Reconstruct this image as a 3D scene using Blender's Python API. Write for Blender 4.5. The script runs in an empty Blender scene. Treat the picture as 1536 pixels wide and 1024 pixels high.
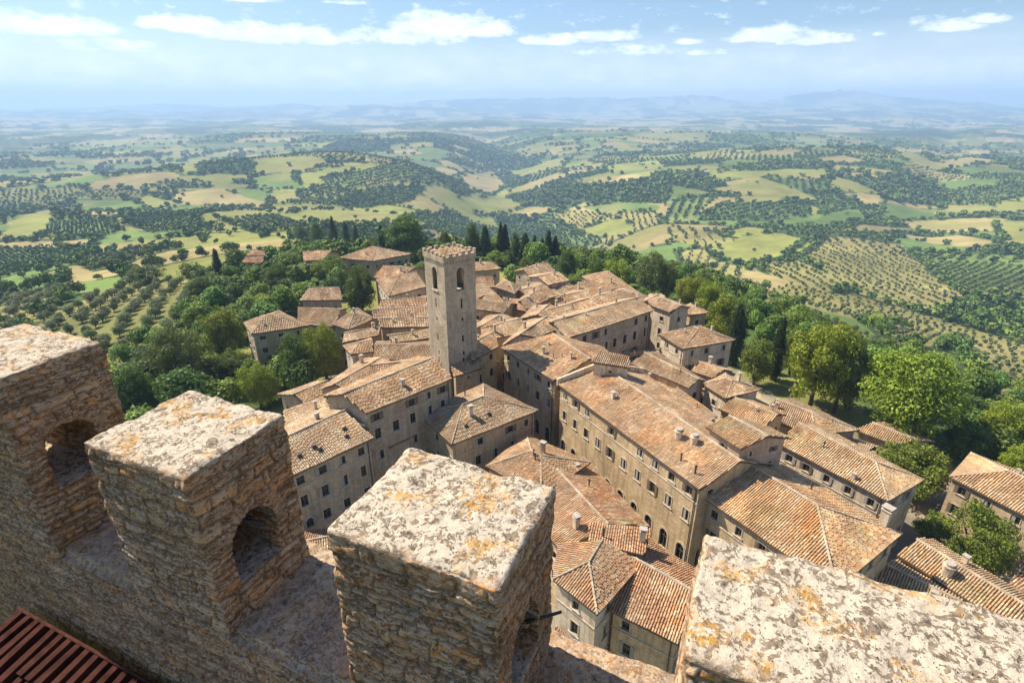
import bpy, bmesh, math, random
import numpy as np
from mathutils import Vector, Matrix
R = math.radians
rnd = random.Random(7)
rng = np.random.default_rng(11)
scn = bpy.context.scene
COL = scn.collection

# ------------------------------------------------------------ camera maths
F = 820.0; PITCH = math.atan(354 / F); CP, SP = math.cos(PITCH), math.sin(PITCH)
EYE = 50.0
def at(x, y, z):
    """ground-plan point at height z seen in direction (x, y) of the photograph"""
    u = (x - 768) / F; v = (512 - y) / F
    t = (EYE - z) / (SP - v * CP)
    return (u * t, t * (CP + v * SP))
def project(X, Y, Z):
    dz = Z - EYE; d = Y * CP - dz * SP
    return 768 + F * X / d, 512 - F * (Y * SP + dz * CP) / d, d

# ------------------------------------------------------------ noise
def _hash(ix, iy, iz, seed):
    h = (ix.astype(np.int64) * 374761393 + iy.astype(np.int64) * 668265263 + iz.astype(np.int64) * 2147483647 + seed * 974634777) & 0xFFFFFFFF
    h = ((h ^ (h >> 13)) * 1274126177) & 0xFFFFFFFF
    h = ((h ^ (h >> 16)) * 2246822519) & 0xFFFFFFFF
    h ^= h >> 13
    return (h & 0xFFFFFF) / float(0xFFFFFF)
def noise3(x, y, z, seed=0):
    fx, fy, fz = np.floor(x), np.floor(y), np.floor(z)
    ux, uy, uz = x - fx, y - fy, z - fz
    ux = ux * ux * (3 - 2 * ux); uy = uy * uy * (3 - 2 * uy); uz = uz * uz * (3 - 2 * uz)
    r = 0
    for i in (0, 1):
        for j in (0, 1):
            for k in (0, 1):
                w = (ux if i else 1 - ux) * (uy if j else 1 - uy) * (uz if k else 1 - uz)
                r = r + w * _hash(fx + i, fy + j, fz + k, seed)
    return r * 2 - 1
def noise2(x, y, seed=0):
    fx, fy = np.floor(x), np.floor(y)
    ux, uy = x - fx, y - fy
    ux = ux * ux * (3 - 2 * ux); uy = uy * uy * (3 - 2 * uy)
    r = 0
    zz = np.zeros_like(fx)
    for i in (0, 1):
        for j in (0, 1):
            w = (ux if i else 1 - ux) * (uy if j else 1 - uy)
            r = r + w * _hash(fx + i, fy + j, zz, seed)
    return r * 2 - 1
def fbm2(x, y, o=4, seed=0):
    r = 0; a = 1.0; n = 0
    for k in range(o):
        r = r + a * noise2(x * 2 ** k + 17.3 * k, y * 2 ** k - 9.1 * k, seed + k); n += a; a *= .5
    return r / n
def fbm3(x, y, z, o=3, seed=0):
    r = 0; a = 1.0; n = 0
    for k in range(o):
        r = r + a * noise3(x * 2 ** k + 7.3 * k, y * 2 ** k, z * 2 ** k, seed + k); n += a; a *= .5
    return r / n
def sstep(a, b, x):
    t = np.clip((x - a) / (b - a), 0, 1); return t * t * (3 - 2 * t)
def voro2(x, y, seed=0, jit=.9):
    """nearest and second nearest cell of a jittered grid: d1, d2, cell hash ids"""
    fx, fy = np.floor(x), np.floor(y)
    d1 = np.full(x.shape, 9.); d2 = np.full(x.shape, 9.); cx = np.zeros(x.shape); cy = np.zeros(x.shape)
    zz = np.zeros(x.shape)
    for i in (-1, 0, 1):
        for j in (-1, 0, 1):
            gx, gy = fx + i, fy + j
            px = gx + .5 + (_hash(gx, gy, zz, seed) - .5) * jit
            py = gy + .5 + (_hash(gx, gy, zz + 5, seed) - .5) * jit
            d = np.hypot(px - x, py - y)
            m = d < d1
            d2 = np.where(m, d1, np.minimum(d2, d))
            cx = np.where(m, gx, cx); cy = np.where(m, gy, cy)
            d1 = np.where(m, d, d1)
    return d1, d2, cx, cy

# ------------------------------------------------------------ objects
def tag(o, label=None, cat=None, group=None, kind=None):
    if label: o['label'] = label
    if cat: o['category'] = cat
    if group: o['group'] = group
    if kind: o['kind'] = kind
    return o
def empty(name, loc, label=None, cat=None, group=None, rz=0.0):
    o = bpy.data.objects.new(name, None); o.empty_display_size = .5
    o.location = loc; o.rotation_euler = (0, 0, rz); COL.objects.link(o)
    return tag(o, label, cat, group)
def link(name, me, parent=None, loc=(0, 0, 0), rz=0.0):
    o = bpy.data.objects.new(name, me); COL.objects.link(o)
    o.location = loc; o.rotation_euler = (0, 0, rz)
    if parent is not None: o.parent = parent
    return o
def np_mesh(name, V, Fq, mats, col=None, mi=None, smooth=False, attrs=None):
    """V (n,3); Fq (m,k) uniform polygons or a list of such arrays"""
    if not isinstance(Fq, (list, tuple)): Fq = [Fq]
    Fq = [np.asarray(f, dtype=np.int32) for f in Fq if len(f)]
    V = np.asarray(V, dtype=np.float32)
    me = bpy.data.meshes.new(name)
    loops = np.concatenate([f.ravel() for f in Fq]); nf = sum(len(f) for f in Fq)
    tot = np.concatenate([np.full(len(f), f.shape[1], dtype=np.int32) for f in Fq])
    start = np.concatenate([[0], np.cumsum(tot)[:-1]]).astype(np.int32)
    me.vertices.add(len(V)); me.vertices.foreach_set('co', V.ravel())
    me.loops.add(len(loops)); me.loops.foreach_set('vertex_index', loops)
    me.polygons.add(nf); me.polygons.foreach_set('loop_start', start)
    for m in (mats if isinstance(mats, (list, tuple)) else [mats]): me.materials.append(m)
    if mi is not None: me.polygons.foreach_set('material_index', np.asarray(mi, dtype=np.int32))
    me.update(calc_edges=True)
    me.polygons.foreach_set('use_smooth', np.full(nf, smooth, dtype=bool))
    if col is not None:
        a = me.color_attributes.new('Col', 'FLOAT_COLOR', 'POINT')
        c = np.ones((len(V), 4), dtype=np.float32); c[:, :3] = col; a.data.foreach_set('color', c.ravel())
    for k, v in (attrs or {}).items():
        a = me.attributes.new(k, 'FLOAT', 'POINT'); a.data.foreach_set('value', np.asarray(v, dtype=np.float32))
    me.validate(); return me

class MB:
    """collects polygons for one mesh"""
    def __init__(s): s.v = []; s.f = []; s.m = []
    def poly(s, pts, m=0):
        i = len(s.v); s.v += [tuple(p) for p in pts]; s.f.append(list(range(i, i + len(pts)))); s.m.append(m)
    def box(s, c, d, m=0, rot=None):
        x, y, z = d[0] / 2, d[1] / 2, d[2] / 2
        P = [Vector(q) for q in ((-x, -y, -z), (x, -y, -z), (x, y, -z), (-x, y, -z), (-x, -y, z), (x, -y, z), (x, y, z), (-x, y, z))]
        if rot is not None: P = [rot @ p for p in P]
        P = [p + Vector(c) for p in P]; i = len(s.v); s.v += [tuple(p) for p in P]
        for q in ((0, 3, 2, 1), (4, 5, 6, 7), (0, 1, 5, 4), (1, 2, 6, 5), (2, 3, 7, 6), (3, 0, 4, 7)):
            s.f.append([i + k for k in q]); s.m.append(m)
    def tube(s, p0, p1, r0, r1, n=8, m=0, caps=True):
        p0, p1 = Vector(p0), Vector(p1); ax = (p1 - p0).normalized()
        a = ax.orthogonal().normalized(); b = ax.cross(a); i = len(s.v)
        for p, r in ((p0, r0), (p1, r1)):
            for k in range(n):
                t = 2 * math.pi * k / n; s.v.append(tuple(p + (a * math.cos(t) + b * math.sin(t)) * r))
        for k in range(n):
            s.f.append([i + k, i + (k + 1) % n, i + n + (k + 1) % n, i + n + k]); s.m.append(m)
        if caps:
            s.f.append([i + n + k for k in range(n)]); s.m.append(m); s.f.append([i + n - 1 - k for k in range(n)]); s.m.append(m)
    def mesh(s, name, mats, smooth=False):
        me = bpy.data.meshes.new(name); me.from_pydata(s.v, [], s.f)
        for m in (mats if isinstance(mats, (list, tuple)) else [mats]): me.materials.append(m)
        me.polygons.foreach_set('material_index', s.m)
        if smooth: me.polygons.foreach_set('use_smooth', [True] * len(s.f))
        me.update(); return me

# ------------------------------------------------------------ materials
class NT:
    def __init__(s, name):
        s.mat = bpy.data.materials.new(name); s.mat.use_nodes = True
        s.t = s.mat.node_tree; s.t.nodes.clear()
        s.out = s.t.nodes.new('ShaderNodeOutputMaterial')
    def n(s, kind, **kw):
        nd = s.t.nodes.new('ShaderNode' + kind)
        for k, v in kw.items():
            if k in nd.inputs.keys() if isinstance(k, str) else False: s.set(nd.inputs[k], v)
            elif hasattr(nd, k): setattr(nd, k, v)
            else: s.set(nd.inputs[k.replace('_', ' ')], v)
        return nd
    def set(s, inp, v):
        if isinstance(v, bpy.types.NodeSocket): s.t.links.new(v, inp)
        else: inp.default_value = v
    def attr(s, name):
        nd = s.t.nodes.new('ShaderNodeAttribute'); nd.attribute_name = name; return nd
    def pos(s):
        return s.t.nodes.new('ShaderNodeNewGeometry').outputs['Position']
    def noise(s, vec, scale, detail=4, rough=.55, dist=0):
        nd = s.t.nodes.new('ShaderNodeTexNoise'); s.t.links.new(vec, nd.inputs['Vector'])
        nd.inputs['Scale'].default_value = scale; nd.inputs['Detail'].default_value = detail
        nd.inputs['Roughness'].default_value = rough; nd.inputs['Distortion'].default_value = dist
        return nd.outputs['Fac']
    def voro(s, vec, scale, feature='F1', rand=1.0):
        nd = s.t.nodes.new('ShaderNodeTexVoronoi'); nd.feature = feature; s.t.links.new(vec, nd.inputs['Vector'])
        nd.inputs['Scale'].default_value = scale
        if 'Randomness' in nd.inputs: nd.inputs['Randomness'].default_value = rand
        return nd
    def ramp(s, fac, stops, interp='LINEAR'):
        nd = s.t.nodes.new('ShaderNodeValToRGB'); s.set(nd.inputs[0], fac); cr = nd.color_ramp; cr.interpolation = interp
        while len(cr.elements) < len(stops): cr.elements.new(.5)
        for e, (p, c) in zip(cr.elements, stops):
            e.position = p; e.color = (c, c, c, 1) if isinstance(c, (int, float)) else (*c, 1)
        return nd.outputs['Color']
    def mix(s, fac, a, b, mode='MIX'):
        nd = s.t.nodes.new('ShaderNodeMix'); nd.data_type = 'RGBA'; nd.blend_type = mode
        s.set(nd.inputs[0], fac)
        for i, v in ((6, a), (7, b)):
            if isinstance(v, tuple) and len(v) == 3: v = (*v, 1)
            s.set(nd.inputs[i], v)
        return nd.outputs[2]
    def math(s, op, a, b=0.0, c=None, clamp=False):
        nd = s.t.nodes.new('ShaderNodeMath'); nd.operation = op; nd.use_clamp = clamp
        s.set(nd.inputs[0], a); s.set(nd.inputs[1], b)
        if c is not None: s.set(nd.inputs[2], c)
        return nd.outputs[0]
    def mapping(s, vec, scale=(1, 1, 1), rot=(0, 0, 0), loc=(0, 0, 0)):
        nd = s.t.nodes.new('ShaderNodeMapping'); s.t.links.new(vec, nd.inputs[0])
        nd.inputs['Scale'].default_value = scale; nd.inputs['Rotation'].default_value = rot; nd.inputs['Location'].default_value = loc
        return nd.outputs[0]
    def bump(s, h, strength=.3, dist=.05):
        nd = s.t.nodes.new('ShaderNodeBump'); s.set(nd.inputs['Height'], h)
        nd.inputs['Strength'].default_value = strength; nd.inputs['Distance'].default_value = dist
        return nd.outputs[0]
    def bsdf(s, color, rough=.9, spec=.2, normal=None, metallic=0):
        nd = s.t.nodes.new('ShaderNodeBsdfPrincipled'); s.set(nd.inputs['Base Color'], color if not (isinstance(color, tuple) and len(color) == 3) else (*color, 1))
        s.set(nd.inputs['Roughness'], rough); nd.inputs['Specular IOR Level'].default_value = spec; nd.inputs['Metallic'].default_value = metallic
        if normal is not None: s.t.links.new(normal, nd.inputs['Normal'])
        s.t.links.new(nd.outputs[0], s.out.inputs[0]); return nd

def mat_tile():
    m = NT('roof_tile'); p = m.pos(); c = m.attr('Col').outputs['Color']
    n1 = m.noise(p, .35, 3); n2 = m.noise(p, 9, 4, .65); n3 = m.noise(p, 2.2, 4, .6)
    c = m.mix(m.ramp(n1, [(.35, 0), (.7, .5)]), c, (.20, .125, .07))
    c = m.mix(m.ramp(n3, [(.55, 0), (.68, .75)]), c, m.mix(.5, c, (.50, .42, .29)))
    c = m.mix(m.ramp(n2, [(.3, .62), (.5, 0)]), c, (.075, .05, .035))
    c = m.mix(m.ramp(n2, [(.6, 0), (.74, .25)]), c, (.56, .48, .36))
    m.bsdf(c, .95, .12, m.bump(n2, .35, .03)); return m.mat
def mat_simple(name, col, rough=.9, spec=.2, scale=3.0, var=.35, metallic=0):
    m = NT(name); p = m.pos(); n = m.noise(p, scale, 5, .6)
    d = tuple(x * (1 - var) for x in col); l = tuple(min(1, x * (1 + var * .6)) for x in col)
    m.bsdf(m.ramp(n, [(.3, d), (.55, col), (.75, l)]), rough, spec, m.bump(n, .2, .02), metallic); return m.mat
def mat_wall(name, base, stone=.6, tint=(.30, .21, .12)):
    m = NT(name); g = m.t.nodes.new('ShaderNodeNewGeometry'); p = g.outputs['Position']
    n0 = m.noise(p, .22, 4); n1 = m.noise(p, 1.3, 5, .65); n2 = m.noise(p, 14, 3, .6)
    st = m.noise(m.mapping(p, (2.2, 2.2, .22)), 1.0, 5, .6)
    # stones: horizontally stretched cells
    ps = m.mapping(p, (1, 1, 2.1))
    v = m.voro(ps, 2.6); e = m.voro(ps, 2.6, 'DISTANCE_TO_EDGE')
    c = m.ramp(n1, [(.25, tuple(x * .70 for x in base)), (.5, base), (.75, tuple(min(1, x * 1.22) for x in base))])
    sc = m.ramp(v.outputs['Color'], [(.1, tuple(x * .72 for x in base)), (.5, base), (.9, tuple(min(1, x * 1.3) for x in base))])
    msk = m.math('MULTIPLY', m.ramp(n0, [(.35, .35), (.6, 1)]), stone)
    c = m.mix(msk, c, sc)
    jt = m.math('MULTIPLY', m.ramp(e.outputs['Distance'], [(.0, 1), (.09, 0)]), msk)
    c = m.mix(m.math('MULTIPLY', jt, .65), c, tuple(x * .45 for x in base))
    c = m.mix(m.ramp(st, [(.46, 0), (.66, .75)]), c, tint)
    blot = m.noise(m.mapping(p, (1, 1, .6)), .55, 6, .7)
    c = m.mix(m.ramp(blot, [(.52, 0), (.56, .35), (.8, .5)]), c, tuple(min(1, x * 1.35) for x in base))
    c = m.mix(m.ramp(n0, [(.5, 0), (.75, .35)]), c, tuple(x * .6 for x in tint))
    h = m.math('SUBTRACT', m.math('ADD', n2, n1), jt)
    m.bsdf(c, .95, .1, m.bump(h, .45, .06)); return m.mat
def mat_foliage(name, trans=.2, rough=.6):
    m = NT(name); c = m.attr('Col').outputs['Color']
    oi = m.t.nodes.new('ShaderNodeObjectInfo')
    hs = m.t.nodes.new('ShaderNodeHueSaturation'); m.t.links.new(c, hs.inputs['Color'])
    m.set(hs.inputs['Hue'], m.math('MULTIPLY_ADD', oi.outputs['Random'], .03, .487))
    m.set(hs.inputs['Value'], m.math('MULTIPLY_ADD', oi.outputs['Random'], .35, .82))
    c = hs.outputs[0]
    b = m.bsdf(c, rough, .25)
    tr = m.t.nodes.new('ShaderNodeBsdfTranslucent'); m.t.links.new(m.mix(.5, c, (.30, .36, .05), 'ADD'), tr.inputs[0])
    mx = m.t.nodes.new('ShaderNodeMixShader'); mx.inputs[0].default_value = trans
    m.t.links.new(b.outputs[0], mx.inputs[1]); m.t.links.new(tr.outputs[0], mx.inputs[2]); m.t.links.new(mx.outputs[0], m.out.inputs[0])
    return m.mat
def mat_far_foliage():
    m = NT('far_foliage'); m.bsdf(m.attr('Col').outputs['Color'], .8, .15); return m.mat
def mat_ground():
    m = NT('ground'); p = m.pos(); c = m.attr('Col').outputs['Color']
    n1 = m.noise(p, .06, 5, .6); n2 = m.noise(p, .9, 5, .65)
    c = m.mix(m.ramp(n1, [(.3, .45), (.5, 0)]), c, m.mix(.45, c, (.05, .07, .02)))
    c = m.mix(m.ramp(n2, [(.5, 0), (.75, .35)]), c, m.mix(.5, c, (.40, .34, .18)))
    c = m.mix(m.ramp(n2, [(.25, .4), (.45, 0)]), c, m.mix(.5, c, (.04, .05, .015)))
    m.bsdf(c, .95, .1, m.bump(n2, .4, .3)); return m.mat
def mat_masonry():
    """hero rubble masonry with lichen; Col = stone colour, joint = mortar, top = upward facing"""
    m = NT('lichen_masonry'); g = m.t.nodes.new('ShaderNodeNewGeometry'); p = g.outputs['Position']
    col = m.attr('Col').outputs['Color']; jt = m.attr('joint').outputs['Fac']; tp = m.attr('top').outputs['Fac']
    wv = m.t.nodes.new('ShaderNodeTexNoise'); m.t.links.new(p, wv.inputs['Vector']); wv.inputs['Scale'].default_value = 9; wv.inputs['Detail'].default_value = 4
    wp = m.t.nodes.new('ShaderNodeVectorMath'); wp.operation = 'MULTIPLY_ADD'
    m.t.links.new(wv.outputs['Color'], wp.inputs[0]); wp.inputs[1].default_value = (.10, .10, .10); m.t.links.new(p, wp.inputs[2]); wp = wp.outputs[0]
    # a finer warp makes ragged patch borders
    wv2 = m.t.nodes.new('ShaderNodeTexNoise'); m.t.links.new(p, wv2.inputs['Vector']); wv2.inputs['Scale'].default_value = 55; wv2.inputs['Detail'].default_value = 3
    wq = m.t.nodes.new('ShaderNodeVectorMath'); wq.operation = 'MULTIPLY_ADD'
    m.t.links.new(wv2.outputs['Color'], wq.inputs[0]); wq.inputs[1].default_value = (.022, .022, .022); m.t.links.new(wp, wq.inputs[2]); wq = wq.outputs[0]
    na = m.noise(p, 3.5, 5, .6); nb = m.noise(p, 22, 5, .7); nc = m.noise(p, 90, 4, .7); nd = m.noise(p, 7, 4, .6)
    v1 = m.voro(wq, 15); v2 = m.voro(wq, 40); v3 = m.voro(wq, 68)
    def cell(v): 
        s = m.t.nodes.new('ShaderNodeSeparateColor'); m.t.links.new(v.outputs['Color'], s.inputs[0]); return s.outputs
    c1, c2, c3 = cell(v1), cell(v2), cell(v3)
    # side colour
    side = m.mix(m.ramp(nb, [(.3, .75), (.52, 0)]), col, m.mix(.62, col, (.035, .025, .015)))
    side = m.mix(m.ramp(nc, [(.45, 0), (.7, .45)]), side, m.mix(.5, side, (.62, .52, .38)))
    side = m.mix(m.math('MULTIPLY', m.ramp(c3[0], [(.72, 0), (.74, .7)], 'CONSTANT'), m.ramp(na, [(.4, .2), (.6, 1)])), side, (.52, .46, .37))
    side = m.mix(m.math('MULTIPLY', m.ramp(c2[1], [(.86, 0), (.88, .6)], 'CONSTANT'), m.ramp(nd, [(.45, 0), (.6, 1)])), side, (.40, .19, .045))
    pz = m.mapping(wq, (1, 1, 2.6)); v4 = m.voro(pz, 16); v5 = m.voro(pz, 38); c4, c5 = cell(v4), cell(v5)
    side = m.mix(m.ramp(c4[0], [(.62, 0), (.68, .45)]), side, m.mix(.5, side, (.55, .43, .29)))
    side = m.mix(m.ramp(c4[1], [(.66, 0), (.72, .45)]), side, m.mix(.5, side, (.10, .06, .03)))
    side = m.mix(m.ramp(c5[0], [(.70, 0), (.74, .65)]), side, (.47, .37, .27))
    side = m.mix(m.ramp(c5[1], [(.78, 0), (.81, .7)]), side, (.10, .06, .035))
    side = m.mix(m.math('MULTIPLY', jt, .6), side, (.075, .052, .034))
    # top colour: pale lichen crust in patches over grey-brown conglomerate
    top = m.ramp(nb, [(.3, (.10, .075, .05)), (.5, (.21, .16, .11)), (.7, (.34, .275, .195))])
    white = m.math('MAXIMUM', m.ramp(c1[0], [(.56, 0), (.58, 1)], 'CONSTANT'), m.math('MAXIMUM', m.ramp(c2[0], [(.58, 0), (.60, 1)], 'CONSTANT'), m.ramp(c3[1], [(.70, 0), (.72, 1)], 'CONSTANT')))
    white = m.math('MULTIPLY', white, m.ramp(nb, [(.32, .15), (.44, 1)]))
    wc = m.mix(m.ramp(nc, [(.35, .4), (.6, 0)]), (.55, .475, .365), (.37, .29, .195))
    top = m.mix(m.math('MULTIPLY', white, .88), top, wc)
    og = m.math('MULTIPLY', m.ramp(na, [(.52, 0), (.62, 1)]), m.math('MAXIMUM', m.ramp(c2[2], [(.62, 0), (.64, 1)], 'CONSTANT'), m.ramp(c3[2], [(.6, 0), (.62, .8)], 'CONSTANT')))
    og = m.math('MULTIPLY', og, m.ramp(nc, [(.35, .2), (.5, 1)]))
    top = m.mix(m.math('MULTIPLY', og, .9), top, (.46, .235, .04))
    pits = m.math('MULTIPLY', m.ramp(v3.outputs['Distance'], [(.16, 1), (.30, 0)]), m.ramp(c3[0], [(.70, 0), (.72, 1)], 'CONSTANT'))
    top = m.mix(m.math('MULTIPLY', pits, .85), top, (.05, .04, .03))
    spot = m.math('MULTIPLY', m.ramp(c2[1], [(.84, 0), (.86, 1)], 'CONSTANT'), m.ramp(v2.outputs['Distance'], [(.30, 1), (.45, 0)]))
    top = m.mix(m.math('MULTIPLY', spot, .75), top, (.14, .10, .065))
    c = m.mix(tp, side, top)
    h = m.math('ADD', m.math('MULTIPLY', nb, .8), m.math('ADD', m.math('MULTIPLY', nc, .35), m.math('MULTIPLY', m.math('SUBTRACT', white, m.math('MULTIPLY', pits, 2.0)), m.math('MULTIPLY', tp, .3))))
    m.bsdf(c, .93, .15, m.bump(h, .85, .014)); return m.mat
M = {}
M['tile'] = mat_tile()
M['wood'] = mat_simple('dark_eave_timber', (.10, .065, .04), scale=5)
M['walls'] = [mat_wall('plaster_stone', (.47, .35, .215)), mat_wall('ochre_stone', (.52, .38, .215), .75), mat_wall('grey_stone', (.44, .345, .24), .85), mat_wall('pale_plaster', (.60, .49, .355), .25), mat_wall('rose_plaster', (.47, .33, .24), .35)]
M['tower'] = mat_wall('tower_stone', (.50, .40, .28), 1.0, (.33, .25, .16))
M['surround'] = mat_simple('pale_stone_trim', (.50, .42, .31), scale=4)
M['frame'] = mat_simple('window_timber', (.16, .12, .085), scale=6)
M['shutter'] = mat_simple('shutter_paint', (.17, .125, .085), .6, .3, 6)
M['shutter2'] = mat_simple('grey_shutter_paint', (.34, .31, .26), .6, .3, 6)
g = NT('window_glass'); g.bsdf((.012, .013, .014), .25, .5); M['glass'] = g.mat
M['door'] = mat_simple('door_timber', (.09, .055, .035), scale=4)
M['metal'] = mat_simple('grey_metal', (.28, .27, .26), .5, .4, 4, metallic=.6)
M['lead'] = mat_simple('dark_metal', (.05, .045, .04), .5, .4, 8)
M['pot'] = mat_simple('clay_pot', (.42, .36, .30), scale=6)
M['bark'] = mat_simple('bark', (.10, .075, .05), scale=5)
M['leaf'] = mat_foliage('leaves')
M['far'] = mat_far_foliage()
M['ground'] = mat_ground()
M['masonry'] = mat_masonry()
M['shaded_redtile'] = mat_simple('red_clay_shaded', (.060, .021, .014), .9, .1, 9, .6)  # clay darkened to stand in for shade on the walkway roof
# ------------------------------------------------------------ terrain
HILL = np.array([(-60, -60), (75, -60), (84, 30), (78, 72), (63, 104), (54, 132), (40, 168), (8, 192), (-32, 200), (-66, 190), (-78, 150), (-70, 112), (-66, 80), (-66, 30)], float)
def poly_sd(P, x, y):
    d = np.full(x.shape, 1e9); ins = np.zeros(x.shape, bool); n = len(P)
    for i in range(n):
        ax, ay = P[i]; bx, by = P[(i + 1) % n]
        ex, ey = bx - ax, by - ay
        t = np.clip(((x - ax) * ex + (y - ay) * ey) / (ex * ex + ey * ey), 0, 1)
        d = np.minimum(d, np.hypot(x - ax - t * ex, y - ay - t * ey))
        c = ((ay > y) != (by > y)) & (x < (bx - ax) * (y - ay) / (by - ay + 1e-12) + ax)
        ins ^= c
    return np.where(ins, -d, d)
def hgt(x, y):
    x = np.asarray(x, float); y = np.asarray(y, float)
    r = np.hypot(x, y); d = np.maximum(poly_sd(HILL, x, y), 0)
    left = sstep(-30, -160, x)
    k = 250 + 190 * left
    z = -112 * (1 - np.exp(-(d / k) ** 1.25))
    away = sstep(60, 500, d)
    def g(cx, cy, sx, sy, h, rot=0.0):
        c, s = math.cos(rot), math.sin(rot)
        u = (x - cx) * c + (y - cy) * s; v = -(x - cx) * s + (y - cy) * c
        return h * np.exp(-(u / sx) ** 2 - (v / sy) ** 2)
    z = z + g(-300, 1330, 330, 260, 55) + g(-760, 1150, 380, 250, 32) + g(-520, 640, 260, 130, 22, -.3) \
          + g(560, 1250, 420, 260, 40, .25) + g(900, 1700, 500, 300, 45) + g(1200, 1000, 300, 300, 38) + g(330, 470, 150, 130, 10) \
          + g(640, 640, 220, 120, 14) + g(230, 760, 130, 90, 12) + g(-200, 2600, 900, 300, 22) + g(900, 2900, 900, 300, 26)
    # ravine running away from the hill towards the middle distance
    u = x - (60 - (y - 400) * .055) - 45 * np.sin(y / 330.)
    z = z - 78 * np.exp(-np.abs(u / 190.) ** 1.6) * sstep(380, 900, y) * (1 - sstep(2600, 4200, y))
    u2 = (x - 250) * .8 - (y - 330) * .6
    z = z - 14 * np.exp(-(u2 / 55.) ** 2) * away
    z = z + away * (9 * fbm2(x / 210, y / 210, 3, 3) + 22 * fbm2(x / 720 + 3, y / 720, 3, 8) * sstep(250, 1100, r))
    far = sstep(1600, 5000, r)
    z = z + far * (60 * np.abs(fbm2(x / 2100, y / 1500, 4, 21)) - 14)
    m = sstep(7000, 11000, r)
    z = z + m * (150 * np.clip(fbm2(x / 3000 + .7, y / 2600, 5, 33) + .3, 0, 2))
    z = z + (g(1500, 11400, 3600, 900, 250) + g(6200, 11000, 2600, 900, 190) + g(-5200, 11600, 2200, 800, 130) + g(3600, 9300, 2600, 500, 80) + g(-2200, 9000, 2300, 500, 60)) * (1 + .5 * fbm2(x / 900, y / 900, 4, 35))
    return z
def hgt1(x, y): return float(hgt(np.array([x]), np.array([y]))[0])
def march(px):
    """photograph directions -> points on the terrain"""
    px = np.asarray(px, float); u = (px[:, 0] - 768) / F; v = (512 - px[:, 1]) / F
    D = np.stack([u, CP + v * SP, -SP + v * CP], 1)
    ts = np.geomspace(40, 6000, 700)
    X = D[:, None, 0] * ts; Y = D[:, None, 1] * ts; Z = EYE + D[:, None, 2] * ts
    below = Z < hgt(X, Y)
    i = np.where(below.any(1), below.argmax(1), len(ts) - 1); j = np.arange(len(px))
    lo, hi = ts[np.maximum(i - 1, 0)], ts[i]
    for _ in range(12):
        mid = (lo + hi) / 2; b = EYE + D[:, 2] * mid < hgt(D[:, 0] * mid, D[:, 1] * mid)
        hi = np.where(b, mid, hi); lo = np.where(b, lo, mid)
    return np.stack([D[:, 0] * hi, D[:, 1] * hi], 1)

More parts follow.
